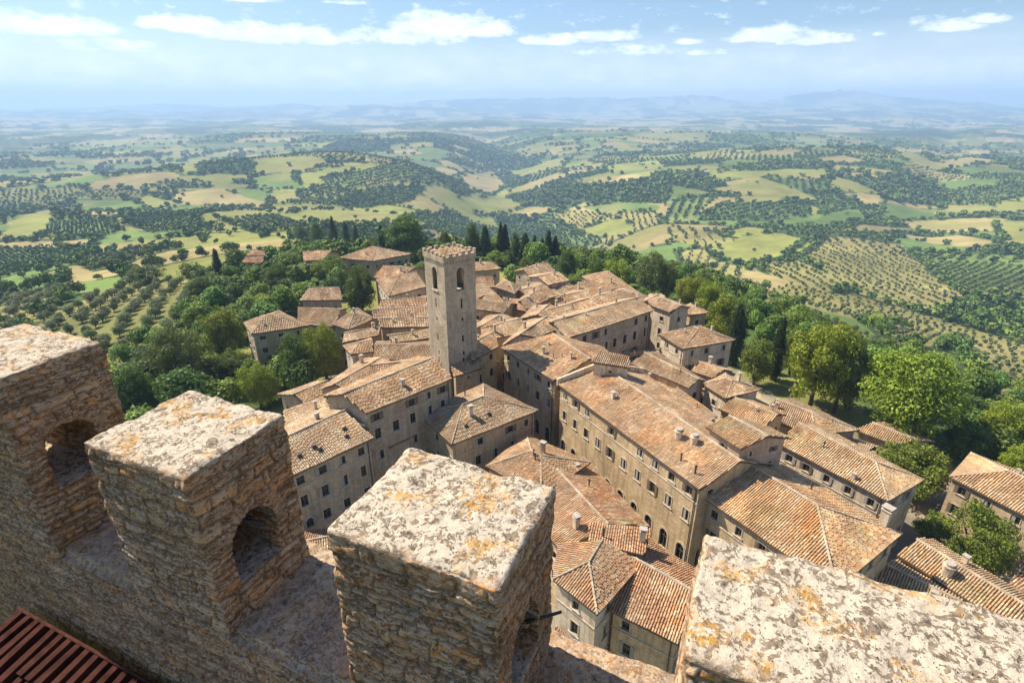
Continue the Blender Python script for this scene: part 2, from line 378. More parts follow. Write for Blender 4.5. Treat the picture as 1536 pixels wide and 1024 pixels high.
WOOD, TAN, YEL, GRN, OLT, VIN, DRK, HEDGE, PAVE, LAWN, DIRT = range(11)
GCOL = np.array([(.06, .095, .024), (.30, .235, .095), (.205, .21, .05), (.115, .17, .038), (.25, .22, .07), (.13, .17, .04), (.10, .14, .038),
                 (.045, .075, .020), (.22, .185, .135), (.19, .19, .055), (.42, .34, .22)])
FIELDS = [
 (OLT, 172, [(1239, 355), (1355, 368), (1457, 443), (1422, 470), (1281, 438), (1197, 387)]),
 (VIN, 30, [(1362, 371), (1527, 384), (1570, 402), (1570, 448), (1462, 443)]),
 (YEL, 0, [(1053, 366), (1169, 348), (1211, 359), (1186, 377), (1148, 392), (1116, 398), (1088, 384)]),
 (OLT, 172, [(1130, 398), (1197, 391), (1278, 436), (1218, 436), (1150, 412)]),
 (GRN, 0, [(1316, 331), (1327, 303), (1404, 313), (1453, 320), (1387, 329)]),
 (WOOD, 0, [(1316, 261), (1404, 271), (1404, 303), (1323, 299)]),
 (YEL, 0, [(1056, 285), (1148, 268), (1197, 285), (1228, 301), (1141, 294)]),
 (GRN, 0, [(1000, 303), (1010, 278), (1067, 290)]),
 (VIN, 60, [(1000, 331), (1002, 305), (1074, 292), (1039, 327)]),
 (DRK, 40, [(1046, 331), (1088, 303), (1207, 303), (1225, 331)]),
 (TAN, 0, [(1221, 236), (1267, 232), (1309, 243), (1228, 246)]),
 (TAN, 0, [(1390, 243), (1450, 236), (1506, 246), (1439, 251)]),
 (TAN, 0, [(1260, 257), (1302, 259), (1295, 265), (1258, 264)]),
 (YEL, 0, [(1081, 257), (1246, 253), (1242, 268), (1176, 269), (1084, 264)]),
 (YEL, 0, [(1489, 331), (1570, 331), (1570, 375), (1510, 366)]),
 (GRN, 0, [(1439, 584), (1501, 600), (1511, 612), (1467, 630), (1442, 608)]),
 (YEL, 0, [(1112, 452), (1152, 456), (1203, 482), (1192, 489), (1120, 466)]),
 (VIN, 10, [(1404, 280), (1500, 290), (1500, 312), (1420, 306)]),
 (TAN, 0, [(1340, 345), (1440, 352), (1500, 362), (1470, 372), (1390, 364)]),
 (OLT, 10, [(1440, 520), (1540, 545), (1560, 600), (1505, 596), (1450, 570)]),
 (TAN, 0, [(257, 292), (334, 282), (404, 303), (397, 312), (274, 307)]),
 (YEL, 0, [(222, 252), (299, 234), (323, 236), (299, 257), (281, 262)]),
 (YEL, 0, [(299, 264), (330, 259), (380, 273), (316, 275)]),
 (VIN, 20, [(239, 285), (253, 269), (323, 280)]),
 (YEL, 0, [(10, 350), (46, 319), (84, 312), (88, 327), (56, 354)]),
 (DRK, 35, [(-20, 297), (39, 310), (39, 324), (-20, 345)]),
 (DRK, 35, [(67, 352), (91, 319), (169, 331), (179, 348), (158, 356)]),
 (YEL, 0, [(151, 370), (299, 352), (313, 363), (260, 374), (193, 386)]),
 (TAN, 0, [(-20, 363), (151, 357), (140, 372), (-20, 372)]),
 (DRK, 25, [(-20, 380), (63, 368), (120, 373), (148, 380), (-20, 424)]),
 (OLT, 25, [(105, 393), (246, 363), (262, 373), (148, 407)]),
 (OLT, 22, [(-20, 446), (20, 443), (92, 431), (112, 450), (20, 500), (-20, 512)]),
 (GRN, 0, [(-20, 440), (7, 419), (88, 408), (84, 429), (21, 440)]),
 (OLT, 25, [(20, 500), (110, 452), (200, 418), (300, 425), (318, 455), (240, 505), (165, 560), (60, 570)]),
 (YEL, 0, [(395, 350), (440, 346), (445, 352), (400, 357)]),
 (YEL, 0, [(679, 303), (746, 294), (785, 306), (739, 322), (697, 317)]),
 (TAN, 0, [(764, 317), (799, 308), (838, 313), (792, 327)]),
 (OLT, 60, [(827, 327), (866, 313), (908, 324), (866, 345)]),
 (YEL, 0, [(866, 345), (922, 327), (957, 338), (947, 352), (894, 356)]),
 (GRN, 0, [(869, 310), (954, 301), (992, 308), (985, 317), (904, 319)]),
 (VIN, 45, [(634, 327), (676, 313), (697, 331), (655, 345)]),
 (WOOD, 0, [(778, 292), (1006, 271), (999, 303), (887, 306)]),
 (YEL, 0, [(440, 262), (500, 250), (581, 247), (600, 252), (530, 268), (460, 282)]),
 (VIN, 70, [(500, 262), (581, 250), (658, 261), (648, 275), (546, 282), (470, 290)]),
 (WOOD, 0, [(500, 300), (560, 283), (640, 280), (616, 303), (540, 312)]),
 (TAN, 0, [(521, 241), (546, 236), (567, 243)]),
 (TAN, 0, [(848, 257), (890, 252), (898, 255), (852, 264)]),
 (OLT, 172, [(1000, 340), (1060, 345), (1100, 362), (1050, 372), (1005, 360)]), (TAN, 0, [(1290, 335), (1380, 341), (1330, 352), (1250, 348)]),
 (OLT, 157, [(1010, 375), (1060, 372), (1130, 400), (1100, 420), (1040, 400)]), (GRN, 0, [(1150, 335), (1290, 312), (1310, 330), (1230, 340)]),
 (DRK, 22, [(180, 330), (260, 320), (330, 345), (230, 350)]), (OLT, 37, [(340, 330), (420, 322), (470, 340), (390, 350)]), (GRN, 0, [(100, 300), (200, 300), (240, 318), (120, 316)]),
 (YEL, 0, [(400, 285), (440, 282), (460, 300), (415, 305)]), (TAN, 0, [(690, 262), (740, 255), (760, 275), (700, 285)]), (YEL, 0, [(760, 255), (840, 240), (850, 250), (780, 268)]),
 (YEL, 0, [(905, 250), (990, 240), (1000, 252), (920, 262)]), (OLT, 22, [(1290, 482), (1400, 492), (1440, 520), (1330, 512)]),
 (YEL, 0, [(700, 290), (760, 280), (775, 290), (720, 296)]),
 (TAN, 0, [(850, 275), (960, 262), (980, 268), (880, 280)]),
]
_pts = np.concatenate([np.array(f[2], float) for f in FIELDS]); _w = march(_pts); _k = 0
FPOLY = []
for t, a, p in FIELDS:
    FPOLY.append((t, R(a), _w[_k:_k + len(p)])); _k += len(p)
def inpoly(P, x, y):
    ins = np.zeros(x.shape, bool); n = len(P)
    for i in range(n):
        ax, ay = P[i]; bx, by = P[(i + 1) % n]
        ins ^= ((ay > y) != (by > y)) & (x < (bx - ax) * (y - ay) / (by - ay + 1e-12) + ax)
    return ins
TOWN = np.array([(-45, 20), (70, 20), (72, 60), (52, 84), (44, 104), (36, 118), (14, 130), (-20, 128), (-36, 108), (-38, 80)], float)
TOWNX = np.array([(-33, 20), (-36, 70), (-38, 92), (-45, 104), (-42, 128), (-34, 146), (-10, 156), (12, 152), (30, 122), (60, 100), (80, 20)], float)
PATH = np.array([(56, 34), (61, 34), (54, 66), (49, 88), (44, 100), (41, 99), (46, 86), (51, 64)], float)
_tw = np.cumsum([.10, .14, .24, .18, .14, .08, .12])
_tt = np.array([WOOD, TAN, YEL, GRN, OLT, VIN, DRK])
def landcover(x, y):
    x0, y0 = x, y
    wx = 14 * fbm2(x / 90, y / 90, 2, 51); wy = 14 * fbm2(x / 90 + 40, y / 90, 2, 52)
    xx, yy = x + wx, y + wy; r = np.hypot(x, y)
    S = np.where(r < 2600, 125., 330.)
    d1, d2, cx, cy = voro2(xx / 125, yy / 125, 5)
    e1, e2, ex, ey = voro2(xx / 330, yy / 230, 6)
    big = r > 2600
    d1 = np.where(big, e1, d1); d2 = np.where(big, e2, d2); cx = np.where(big, ex + 900, cx); cy = np.where(big, ey, cy)
    hsh = _hash(cx, cy, cx * 0, 61); typ = _tt[np.minimum(np.searchsorted(_tw, hsh), 6)]
    ang = _hash(cx, cy, cx * 0, 62) * math.pi; var = _hash(cx, cy, cx * 0, 63)
    border = (d2 - d1) * S
    typ = np.where((border < 5.5 * (1 + r / 2500)) & (fbm2(x / 60, y / 60, 2, 71) > -.12), HEDGE, typ)
    # woods on wet and steep ground
    wd = fbm2(x / 330, y / 330, 3, 77) + .25 * sstep(2200, 4500, r)
    typ = np.where(wd > .34, WOOD, typ)
    u = x - (60 - (y - 400) * .055) - 45 * np.sin(y / 330.)
    typ = np.where((np.abs(u) < 48) & (y > 380) & (y < 2600) & (fbm2(x / 70, y / 70, 2, 78) > -.35), WOOD, typ)
    fid = np.full(x.shape, -1)
    for i, (t, a, P) in enumerate(FPOLY):
        lo = P.min(0) - 1; hi = P.max(0) + 1
        m = (xx > lo[0]) & (xx < hi[0]) & (yy > lo[1]) & (yy < hi[1])
        if not m.any(): continue
        q = np.zeros(x.shape, bool); q[m] = inpoly(P, (x + .3 * wx)[m], (y + .3 * wy)[m])
        sd = poly_sd(P, x[m] + .3 * wx[m], y[m] + .3 * wy[m])
        hd = np.zeros(x.shape, bool); hd[m] = np.abs(sd) < 2.5 + r[m] / 450
        typ = np.where(q, t, typ); ang = np.where(q, a, ang); fid = np.where(q, i, fid)
        typ = np.where(hd & (fbm2(x / 45, y / 45, 2, 80 + i) > .0), HEDGE, typ)
    sd = poly_sd(HILL, x, y)
    belt = (sd > -14) & (sd < 42 + 50 * fbm2(x / 80, y / 80, 2, 90)) & (fid < 0) & (y > 5)
    lefty = (x < -50) & (y < 150)
    typ = np.where(belt & ~lefty, WOOD, typ)
    typ = np.where(belt & lefty & (fid < 0), np.where(sd < 22, WOOD, OLT), typ)
    ang = np.where(belt & lefty & (fid < 0), R(25), ang)
    typ = np.where(sd <= -8, LAWN, typ)
    lf = (sd <= 12) & ~inpoly(TOWNX, x, y) & ((x < -27) & (y > 55) | (y > 122)) & (fbm2(x / 14, y / 14, 2, 97) > -.12)
    typ = np.where(lf, WOOD, typ)
    typ = np.where(inpoly(TOWN, x, y), PAVE, typ)
    typ = np.where(inpoly(PATH, x + 1.2 * fbm2(x / 9, y / 9, 2, 4), y), DIRT, typ)
    return typ, ang, var, fid, border
def ground_color(x, y, typ, var, z):
    c = GCOL[typ].copy(); r = np.hypot(x, y)
    n = fbm2(x / 38, y / 38, 4, 91); n2 = fbm2(x / 9, y / 9, 3, 92)
    f = (.78 + .44 * var) * (1 + .34 * n + .22 * n2 * (r < 900))
    c = c * f[:, None]
    lo_ = ((typ == OLT) & (x < -40))[:, None]; c = np.where(lo_, c * .45 + np.array([.075, .10, .028]) * .55, c)
    mixn = sstep(.0, .55, fbm2(x / 85, y / 85, 3, 93)) * .55
    fld = np.isin(typ, [TAN, YEL, GRN, OLT, VIN, LAWN])
    alt = np.where((typ == TAN)[:, None], GCOL[YEL], GCOL[TAN])
    c = np.where(fld[:, None], c * (1 - mixn[:, None]) + alt * mixn[:, None], c)
    # far plain: strips of stubble, scattered pale roofs and dark woods
    far = sstep(2400, 4000, r)
    p = fbm2(x / 240, y / 330, 5, 95); q = fbm2(x / 1500, y / 1200, 3, 96)
    fc = np.where((p + .5 * q > .17)[:, None], np.array([.30, .25, .14]), np.where((p > .0)[:, None], np.array([.12, .14, .055]), np.array([.03, .05, .022])))
    c = c * (1 - far[:, None]) + fc * far[:, None]
    return np.clip(c, .01, .8)
# polar sheet: fine inside the field of view, coarse behind
_thF = np.linspace(R(-56), R(56), 820); _thB = np.linspace(R(56), R(304), 60)[1:-1]
TH = np.concatenate([_thF, _thB]); NTH = len(TH)
RR = np.concatenate([[2.0], np.geomspace(14, 120, 70), np.geomspace(122, 3500, 560), np.geomspace(3560, 14500, 150)])
xx = np.sin(TH)[None, :] * RR[:, None]; yy = np.cos(TH)[None, :] * RR[:, None]
X, Y = xx.ravel(), yy.ravel(); Z = hgt(X, Y)
typ, ang, var, fid, border = landcover(X, Y)
far = np.hypot(X, Y)
cols = ground_color(X, Y, typ, var, Z)
bump = np.where(np.isin(typ, [WOOD, HEDGE]) & (far > 2600), 1, 0) * (4 + far / 700.)  # far woods stand above their fields
Z = Z + bump * (.7 + .6 * rng.random(len(Z)))
i = np.arange(len(RR) - 1)[:, None] * NTH; j = np.arange(NTH)[None, :]; j2 = (j + 1) % NTH
quads = np.stack([i + j, i + j2, i + NTH + j2, i + NTH + j], -1).reshape(-1, 4)[:, ::-1]
me = np_mesh('ground', np.stack([X, Y, Z], 1), quads, M['ground'], cols, smooth=True)
gnd = link('ground', me); tag(gnd, 'rolling ground of the hilltop town, fields and far hills', None, None, 'structure')

# ------------------------------------------------------------ houses
PAL = {'tan': [(.44, .27, .155), (.52, .345, .20), (.57, .40, .245), (.61, .455, .29), (.64, .51, .35), (.56, .36, .20), (.47, .30, .17)],
       'orange': [(.42, .21, .11), (.50, .26, .13), (.56, .33, .175), (.60, .41, .24), (.62, .49, .33), (.54, .29, .14), (.48, .28, .16)],
       'rust': [(.47, .27, .14), (.54, .33, .165), (.60, .40, .21), (.63, .47, .28), (.64, .52, .34), (.57, .32, .14), (.52, .345, .20)]}
def lerp(a, b, t): return a + (b - a) * t
class Tiles:
    def __init__(s): s.lo = []; s.hi = []; s.lat = []; s.col = []; s.r = []; s.base = MB()
def roof_face(T_, poly, A, B, sp, tl, pal, g, patch=None):
    """lay coppi rows over a roof face; poly = 3D points, A-B = its eave"""
    A = np.array(A[:2]); B = np.array(B[:2]); e = (B - A); L = np.linalg.norm(e); e /= L; n = np.array([-e[1], e[0]])
    pp = np.array(poly); s = (pp[:, :2] - A) @ e; t = (pp[:, :2] - A) @ n; z = pp[:, 2]
    if t.mean() < 0: n = -n; t = -t
    prev = None; k = 0; smin, smax = s.min(), s.max(); rows = max(2, int((smax - smin) / sp)); sp = (smax - smin) / rows
    ph = g.uniform(0, 100)
    pat = [(g.uniform(smin, smax), g.uniform(.8, 3.2), g.uniform(0, .8), g.uniform(.15, .6), np.array([(1.14, 1.08, 1.0), (.78, .76, .78), (1.06, .94, .80), (1.2, 1.2, 1.18), (.86, .92, .86)][int(g.integers(0, 5))])) for _ in range(int(2 + (smax - smin) / 4))]
    for r in range(rows + 1):
        ss = smin + (r if r < rows else rows) * sp
        q = min(max(ss, smin + 1e-3), smax - 1e-3); hits = []
        m = len(pp)
        for a in range(m):
            b = (a + 1) % m
            if (s[a] > q) != (s[b] > q):
                f = (q - s[a]) / (s[b] - s[a]); hits.append((t[a] + f * (t[b] - t[a]), z[a] + f * (z[b] - z[a])))
        if len(hits) < 2: prev = None; continue
        hits.sort(); (t0, z0), (t1, z1) = hits[0], hits[-1]
        P0 = np.array([*(A + e * q + n * t0), z0]); P1 = np.array([*(A + e * q + n * t1), z1])
        if prev is not None:
            T_.base.poly([prev[0], P0, P1, prev[1]])
            # a tile row between the two section lines
            Q0, Q1 = (P0 + prev[0]) / 2, (P1 + prev[1]) / 2; ln = np.linalg.norm(Q1 - Q0)
            if ln > tl * .4:
                nt = max(1, int(round(ln / tl))); u = (Q1 - Q0) / ln
                off = g.uniform(-.3, .3) * tl
                for i in range(nt):
                    d0 = max(-.06, i * ln / nt + (off if i else 0)); d1 = min(ln, (i + 1) * ln / nt + (off if i < nt - 1 else 0) + .05)
                    a3, b3 = Q0 + u * d0, Q0 + u * d1
                    j = g.normal(0, .012, 2); l3 = np.array([*e, 0])
                    w = .075 * math.sin(a3[0] * .9 + ph) * math.cos(a3[1] * .7 + ph)
                    a3 = a3 + l3 * j[0] + np.array([0, 0, w + .035]); b3 = b3 + l3 * j[1] + np.array([0, 0, w + .01])
                    if g.random() < .012: a3 = a3 + np.array([0, 0, .05]) + l3 * g.normal(0, .05)
                    T_.lo.append(a3); T_.hi.append(b3); T_.lat.append(l3 * sp * .5)
                    kk = .5 + .5 * math.sin(a3[0] * .8 + ph * 3 + 1.3 * math.sin(a3[1] * .7 + ph)); kk = int(np.clip(kk * len(pal) + g.normal(0, .9), 0, len(pal) - 1)); c = (np.array(pal[kk]) * .5 + np.array(pal[int(g.integers(0, len(pal)))]) * .5) * g.uniform(.78, 1.18)
                    for p0_, p1_, p2_, p3_, pm_ in pat:
                        if abs(q - p0_) < p1_ / 2 and p2_ < i / nt < p2_ + p3_: c = c * pm_
                    T_.col.append(c)
        prev = (P0, P1)
def ridge_line(T_, a, b, g, pal, r=.15):
    a, b = np.array(a), np.array(b); ln = np.linalg.norm(b - a)
    if ln < .3: return
    u = (b - a) / ln; l = np.cross(u, [0, 0, 1]); l /= np.linalg.norm(l); nt = max(1, int(ln / .5))
    for i in range(nt):
        T_.lo.append(a + u * (i * ln / nt) + np.array([0, 0, .10])); T_.hi.append(a + u * ((i + 1) * ln / nt + .04) + np.array([0, 0, .085])); T_.lat.append(l * r)
        T_.col.append(np.array((.55, .45, .32)) * g.uniform(.75, 1.15))
def tiles_mesh(T_, name, skirts):
    lo, hi, lat, col = map(np.array, (T_.lo, T_.hi, T_.lat, T_.col)); n = len(lo)
    ax = hi - lo; ax /= np.linalg.norm(ax, axis=1)[:, None]; up = np.cross(lat, ax); up /= np.linalg.norm(up, axis=1)[:, None]
    up = np.where(up[:, 2:3] < 0, -up, up); r = np.linalg.norm(lat, axis=1)[:, None]
    V = []
    for base, k, lift in ((lo, 1.0, .03), (hi, .84, 0.0)):
        for a in (180, 125, 55, 0):
            V.append(base + lat * (math.cos(R(a)) * k * .86) + up * (math.sin(R(a)) * r * .95 * k - .02 + lift * math.sin(R(a))))
    V = np.stack(V, 1)  # n,8,3
    V[:, 0, 2] -= .05; V[:, 3, 2] -= .05
    b = np.arange(n)[:, None] * 8
    q = np.concatenate([b + np.array(f) for f in ((0, 1, 5, 4), (1, 2, 6, 5), (2, 3, 7, 6), (0, 3, 2, 1))])
    vc = np.repeat(col, 8, 0)
    bv = np.array(T_.base.v); bq = np.array(T_.base.f)
    nb = len(bv); sk = MB(); 
    for s in skirts: sk.poly(s)
    sv = np.array(sk.v).reshape(-1, 3); sf = [np.array(f) for f in sk.f]
    VV = np.concatenate([bv, V.reshape(-1, 3), sv]); FF = [bq, q + nb] + [np.array([f + nb + n * 8]) for f in sf]
    CC = np.concatenate([np.tile([(.115, .075, .048)], (nb, 1)), vc, np.tile([(.1, .07, .05)], (len(sv), 1))])
    mi = [0] * len(bq) + [0] * len(q) + [1] * len(sf)
    return np_mesh(name, VV, FF, [M['tile'], M['wood']], CC, mi)

WIN = {}
def window_meshes(w, h, kind, arch=False):
    key = (round(w, 2), round(h, 2), kind, arch)
    if key in WIN: return WIN[key]
    m = MB(); s = .11
    if not arch:
        m.box((-w / 2 - s / 2, -.015, h / 2), (s, .06, h)); m.box((w / 2 + s / 2, -.015, h / 2), (s, .06, h))
        m.box((0, -.015, h + s / 2), (w + 2 * s, .066, s)); m.box((0, -.05, -.05), (w + .42, .17, .10))
    else:
        k = 9; r = w / 2
        for i in range(k):
            a0, a1 = math.pi * i / k, math.pi * (i + 1) / k
            P0 = [(math.cos(a) * q, h - r + math.sin(a) * q) for q in (r, r + .24) for a in (a0, a1)]
            f = [(P0[0][0], -.05, P0[0][1]), (P0[1][0], -.05, P0[1][1]), (P0[3][0], -.05, P0[3][1]), (P0[2][0], -.05, P0[2][1])]
            m.poly(f); m.poly([(x, .04, z) for x, _, z in f][::-1])
            m.poly([f[3], f[2], (f[2][0], .04, f[2][2]), (f[3][0], .04, f[3][2])]); m.poly([f[0], f[1], (f[1][0], .04, f[1][2]), (f[0][0], .04, f[0][2])])
        for sx in (-1, 1): m.box((sx * (w / 2 + .11), -.012, (h - r) / 2), (.2, .07, h - r))
    fr = MB(); t = .05
    if kind != 'door':
        y = .15
        fr.box((0, y, h / 2), (t, .05, h)); fr.box((-w / 2 + t / 2, y, h / 2), (t, .06, h)); fr.box((w / 2 - t / 2, y, h / 2), (t, .06, h))
        fr.box((0, y, h - t / 2), (w, .064, t)); fr.box((0, y, t / 2), (w, .064, t)); fr.box((0, y, h * .62), (w, .045, .035))
        vs = len(m.v); m.v += fr.v; m.f += [[i + vs for i in f] for f in fr.f]; m.m += [1] * len(fr.f)
    p = MB(); p.poly([(-w / 2, .19, 0), (w / 2, .19, 0), (w / 2, .19, h), (-w / 2, .19, h)])
    out = dict(frame=m.mesh('window', [M['surround'], M['frame']]), pane=p.mesh('pane', M['door' if kind == 'door' else 'glass']), sh=None)
    if kind in ('shut', 'shutg'):
        mt = M['shutter' if kind == 'shut' else 'shutter2']; q = []
        for sx in (-1, 1):
            b = MB(); b.box((sx * (w / 4 + w / 2), -.07, h / 2), (w / 2 - .02, .035, h - .04))
            for i in range(max(3, int(h / .16))): b.box((sx * (w * .75), -.093, .08 + (h - .16) * i / max(2, int(h / .16) - 1)), (w / 2 - .12, .014, .06))
            q.append(b.mesh('shutter', mt))
        out['sh'] = q
    if kind == 'half':   # one leaf closed in the opening
        b = MB(); b.box((-w / 4, .06, h / 2), (w / 2 - .02, .035, h - .05))
        for i in range(max(3, int(h / .16))): b.box((-w / 4, .035, .08 + (h - .16) * i / max(2, int(h / .16) - 1)), (w / 2 - .12, .014, .06))
        out['sh'] = [b.mesh('shutter', M['shutter2'])]
    WIN[key] = out; return out

def wall_face(mb, A, B, z0, z1, holes, apex=None):
    """outer wall A->B (outside on the right-hand side), rectangular or arched holes, optional gable apex"""
    A = Vector((*A, 0)); B = Vector((*B, 0)); L = (B - A).length; u = (B - A) / L; n = Vector((u.y, -u.x, 0))
    P = lambda s, z, d=0: tuple(A + u * s - n * d + Vector((0, 0, z)))
    ss = sorted({0, L, *[h[0] for h in holes], *[h[1] for h in holes]}); zs = sorted({z0, z1, *[h[2] for h in holes], *[h[3] for h in holes]})
    for i in range(len(ss) - 1):
        run = None
        for j in range(len(zs) - 1):
            sm, zm = (ss[i] + ss[i + 1]) / 2, (zs[j] + zs[j + 1]) / 2
            ins = any(h[0] < sm < h[1] and h[2] < zm < h[3] for h in holes)
            if ins:
                if run is not None: mb.poly([P(ss[i], run), P(ss[i + 1], run), P(ss[i + 1], zs[j]), P(ss[i], zs[j])]); run = None
            elif run is None: run = zs[j]
        if run is not None: mb.poly([P(ss[i], run), P(ss[i + 1], run), P(ss[i + 1], zs[-1]), P(ss[i], zs[-1])])
    D = .22
    for a, b, c, d, arch in holes:
        if arch:
            r = (b - a) / 2; m_ = (a + b) / 2; zc = d - r; pts = [(m_ - r * math.cos(math.pi * k / 10), zc + r * math.sin(math.pi * k / 10)) for k in range(11)]
            mb.poly([P(a, d)] + [P(x, z) for x, z in pts[:6]]); mb.poly([P(b, d)] + [P(x, z) for x, z in pts[10:4:-1]])
            for k in range(10): mb.poly([P(*pts[k]), P(*pts[k + 1]), P(*pts[k + 1], D), P(*pts[k], D)])
            mb.poly([P(a, c), P(a, zc), P(a, zc, D), P(a, c, D)]); mb.poly([P(b, zc), P(b, c), P(b, c, D), P(b, zc, D)])
        else:
            mb.poly([P(a, c), P(a, d), P(a, d, D), P(a, c, D)]); mb.poly([P(b, d), P(b, c), P(b, c, D), P(b, d, D)])
            mb.poly([P(a, d), P(b, d), P(b, d, D), P(a, d, D)])
        mb.poly([P(b, c), P(a, c), P(a, c, D), P(b, c, D)])
    if apex is not None: mb.poly([P(0, z1), P(L, z1), apex])

def chimney_mesh(kind, seed):
    m = MB(); g = random.Random(seed)
    if kind == 'box':
        m.box((0, 0, .35), (.62, .5, 1.5)); m.box((0, 0, 1.14), (.78, .66, .09))
        for x in (-.24, .24): m.box((x, 0, 1.30), (.10, .46, .24))
        m.box((0, 0, 1.46), (.84, .72, .08), 1)
    elif kind == 'tall':
        m.box((0, 0, .6), (.75, .6, 2.1)); m.box((0, 0, 1.68), (.95, .8, .12)); 
        for x in (-.3, .3):
            for y in (-.22, .22): m.box((x, y, 1.86), (.12, .12, .26))
        m.box((0, 0, 2.03), (1.0, .86, .09), 1)
    elif kind == 'pot':
        m.tube((0, 0, -.3), (0, 0, .75), .42, .46, 14); m.tube((0, 0, .75), (0, 0, .9), .56, .56, 14); m.tube((0, 0, .9), (0, 0, 1.12), .34, .30, 12); m.tube((0, 0, 1.12), (0, 0, 1.2), .45, .42, 12, 1)
    elif kind == 'pipe':
        m.tube((0, 0, -.2), (0, 0, .7), .09, .09, 8, 1); m.tube((0, 0, .7), (0, 0, .86), .17, .12, 8, 1)
    else:
        m.box((0, 0, .2), (.5, .42, .9)); m.box((0, 0, .70), (.64, .56, .08), 1)
    return m.mesh('chimney', [M['walls'][3], M['lead'] if kind == 'pipe' else M['pot']])
CH = {k: chimney_mesh(k, 1) for k in ('box', 'tall', 'pot', 'pipe', 'stub')}
def skylight_mesh():
    m = MB(); m.box((0, 0, .08), (.8, .62, .22), 0); m.box((0, 0, .21), (.66, .48, .05), 1); return m.mesh('skylight', [M['lead'], M['glass']])
SKY = skylight_mesh()

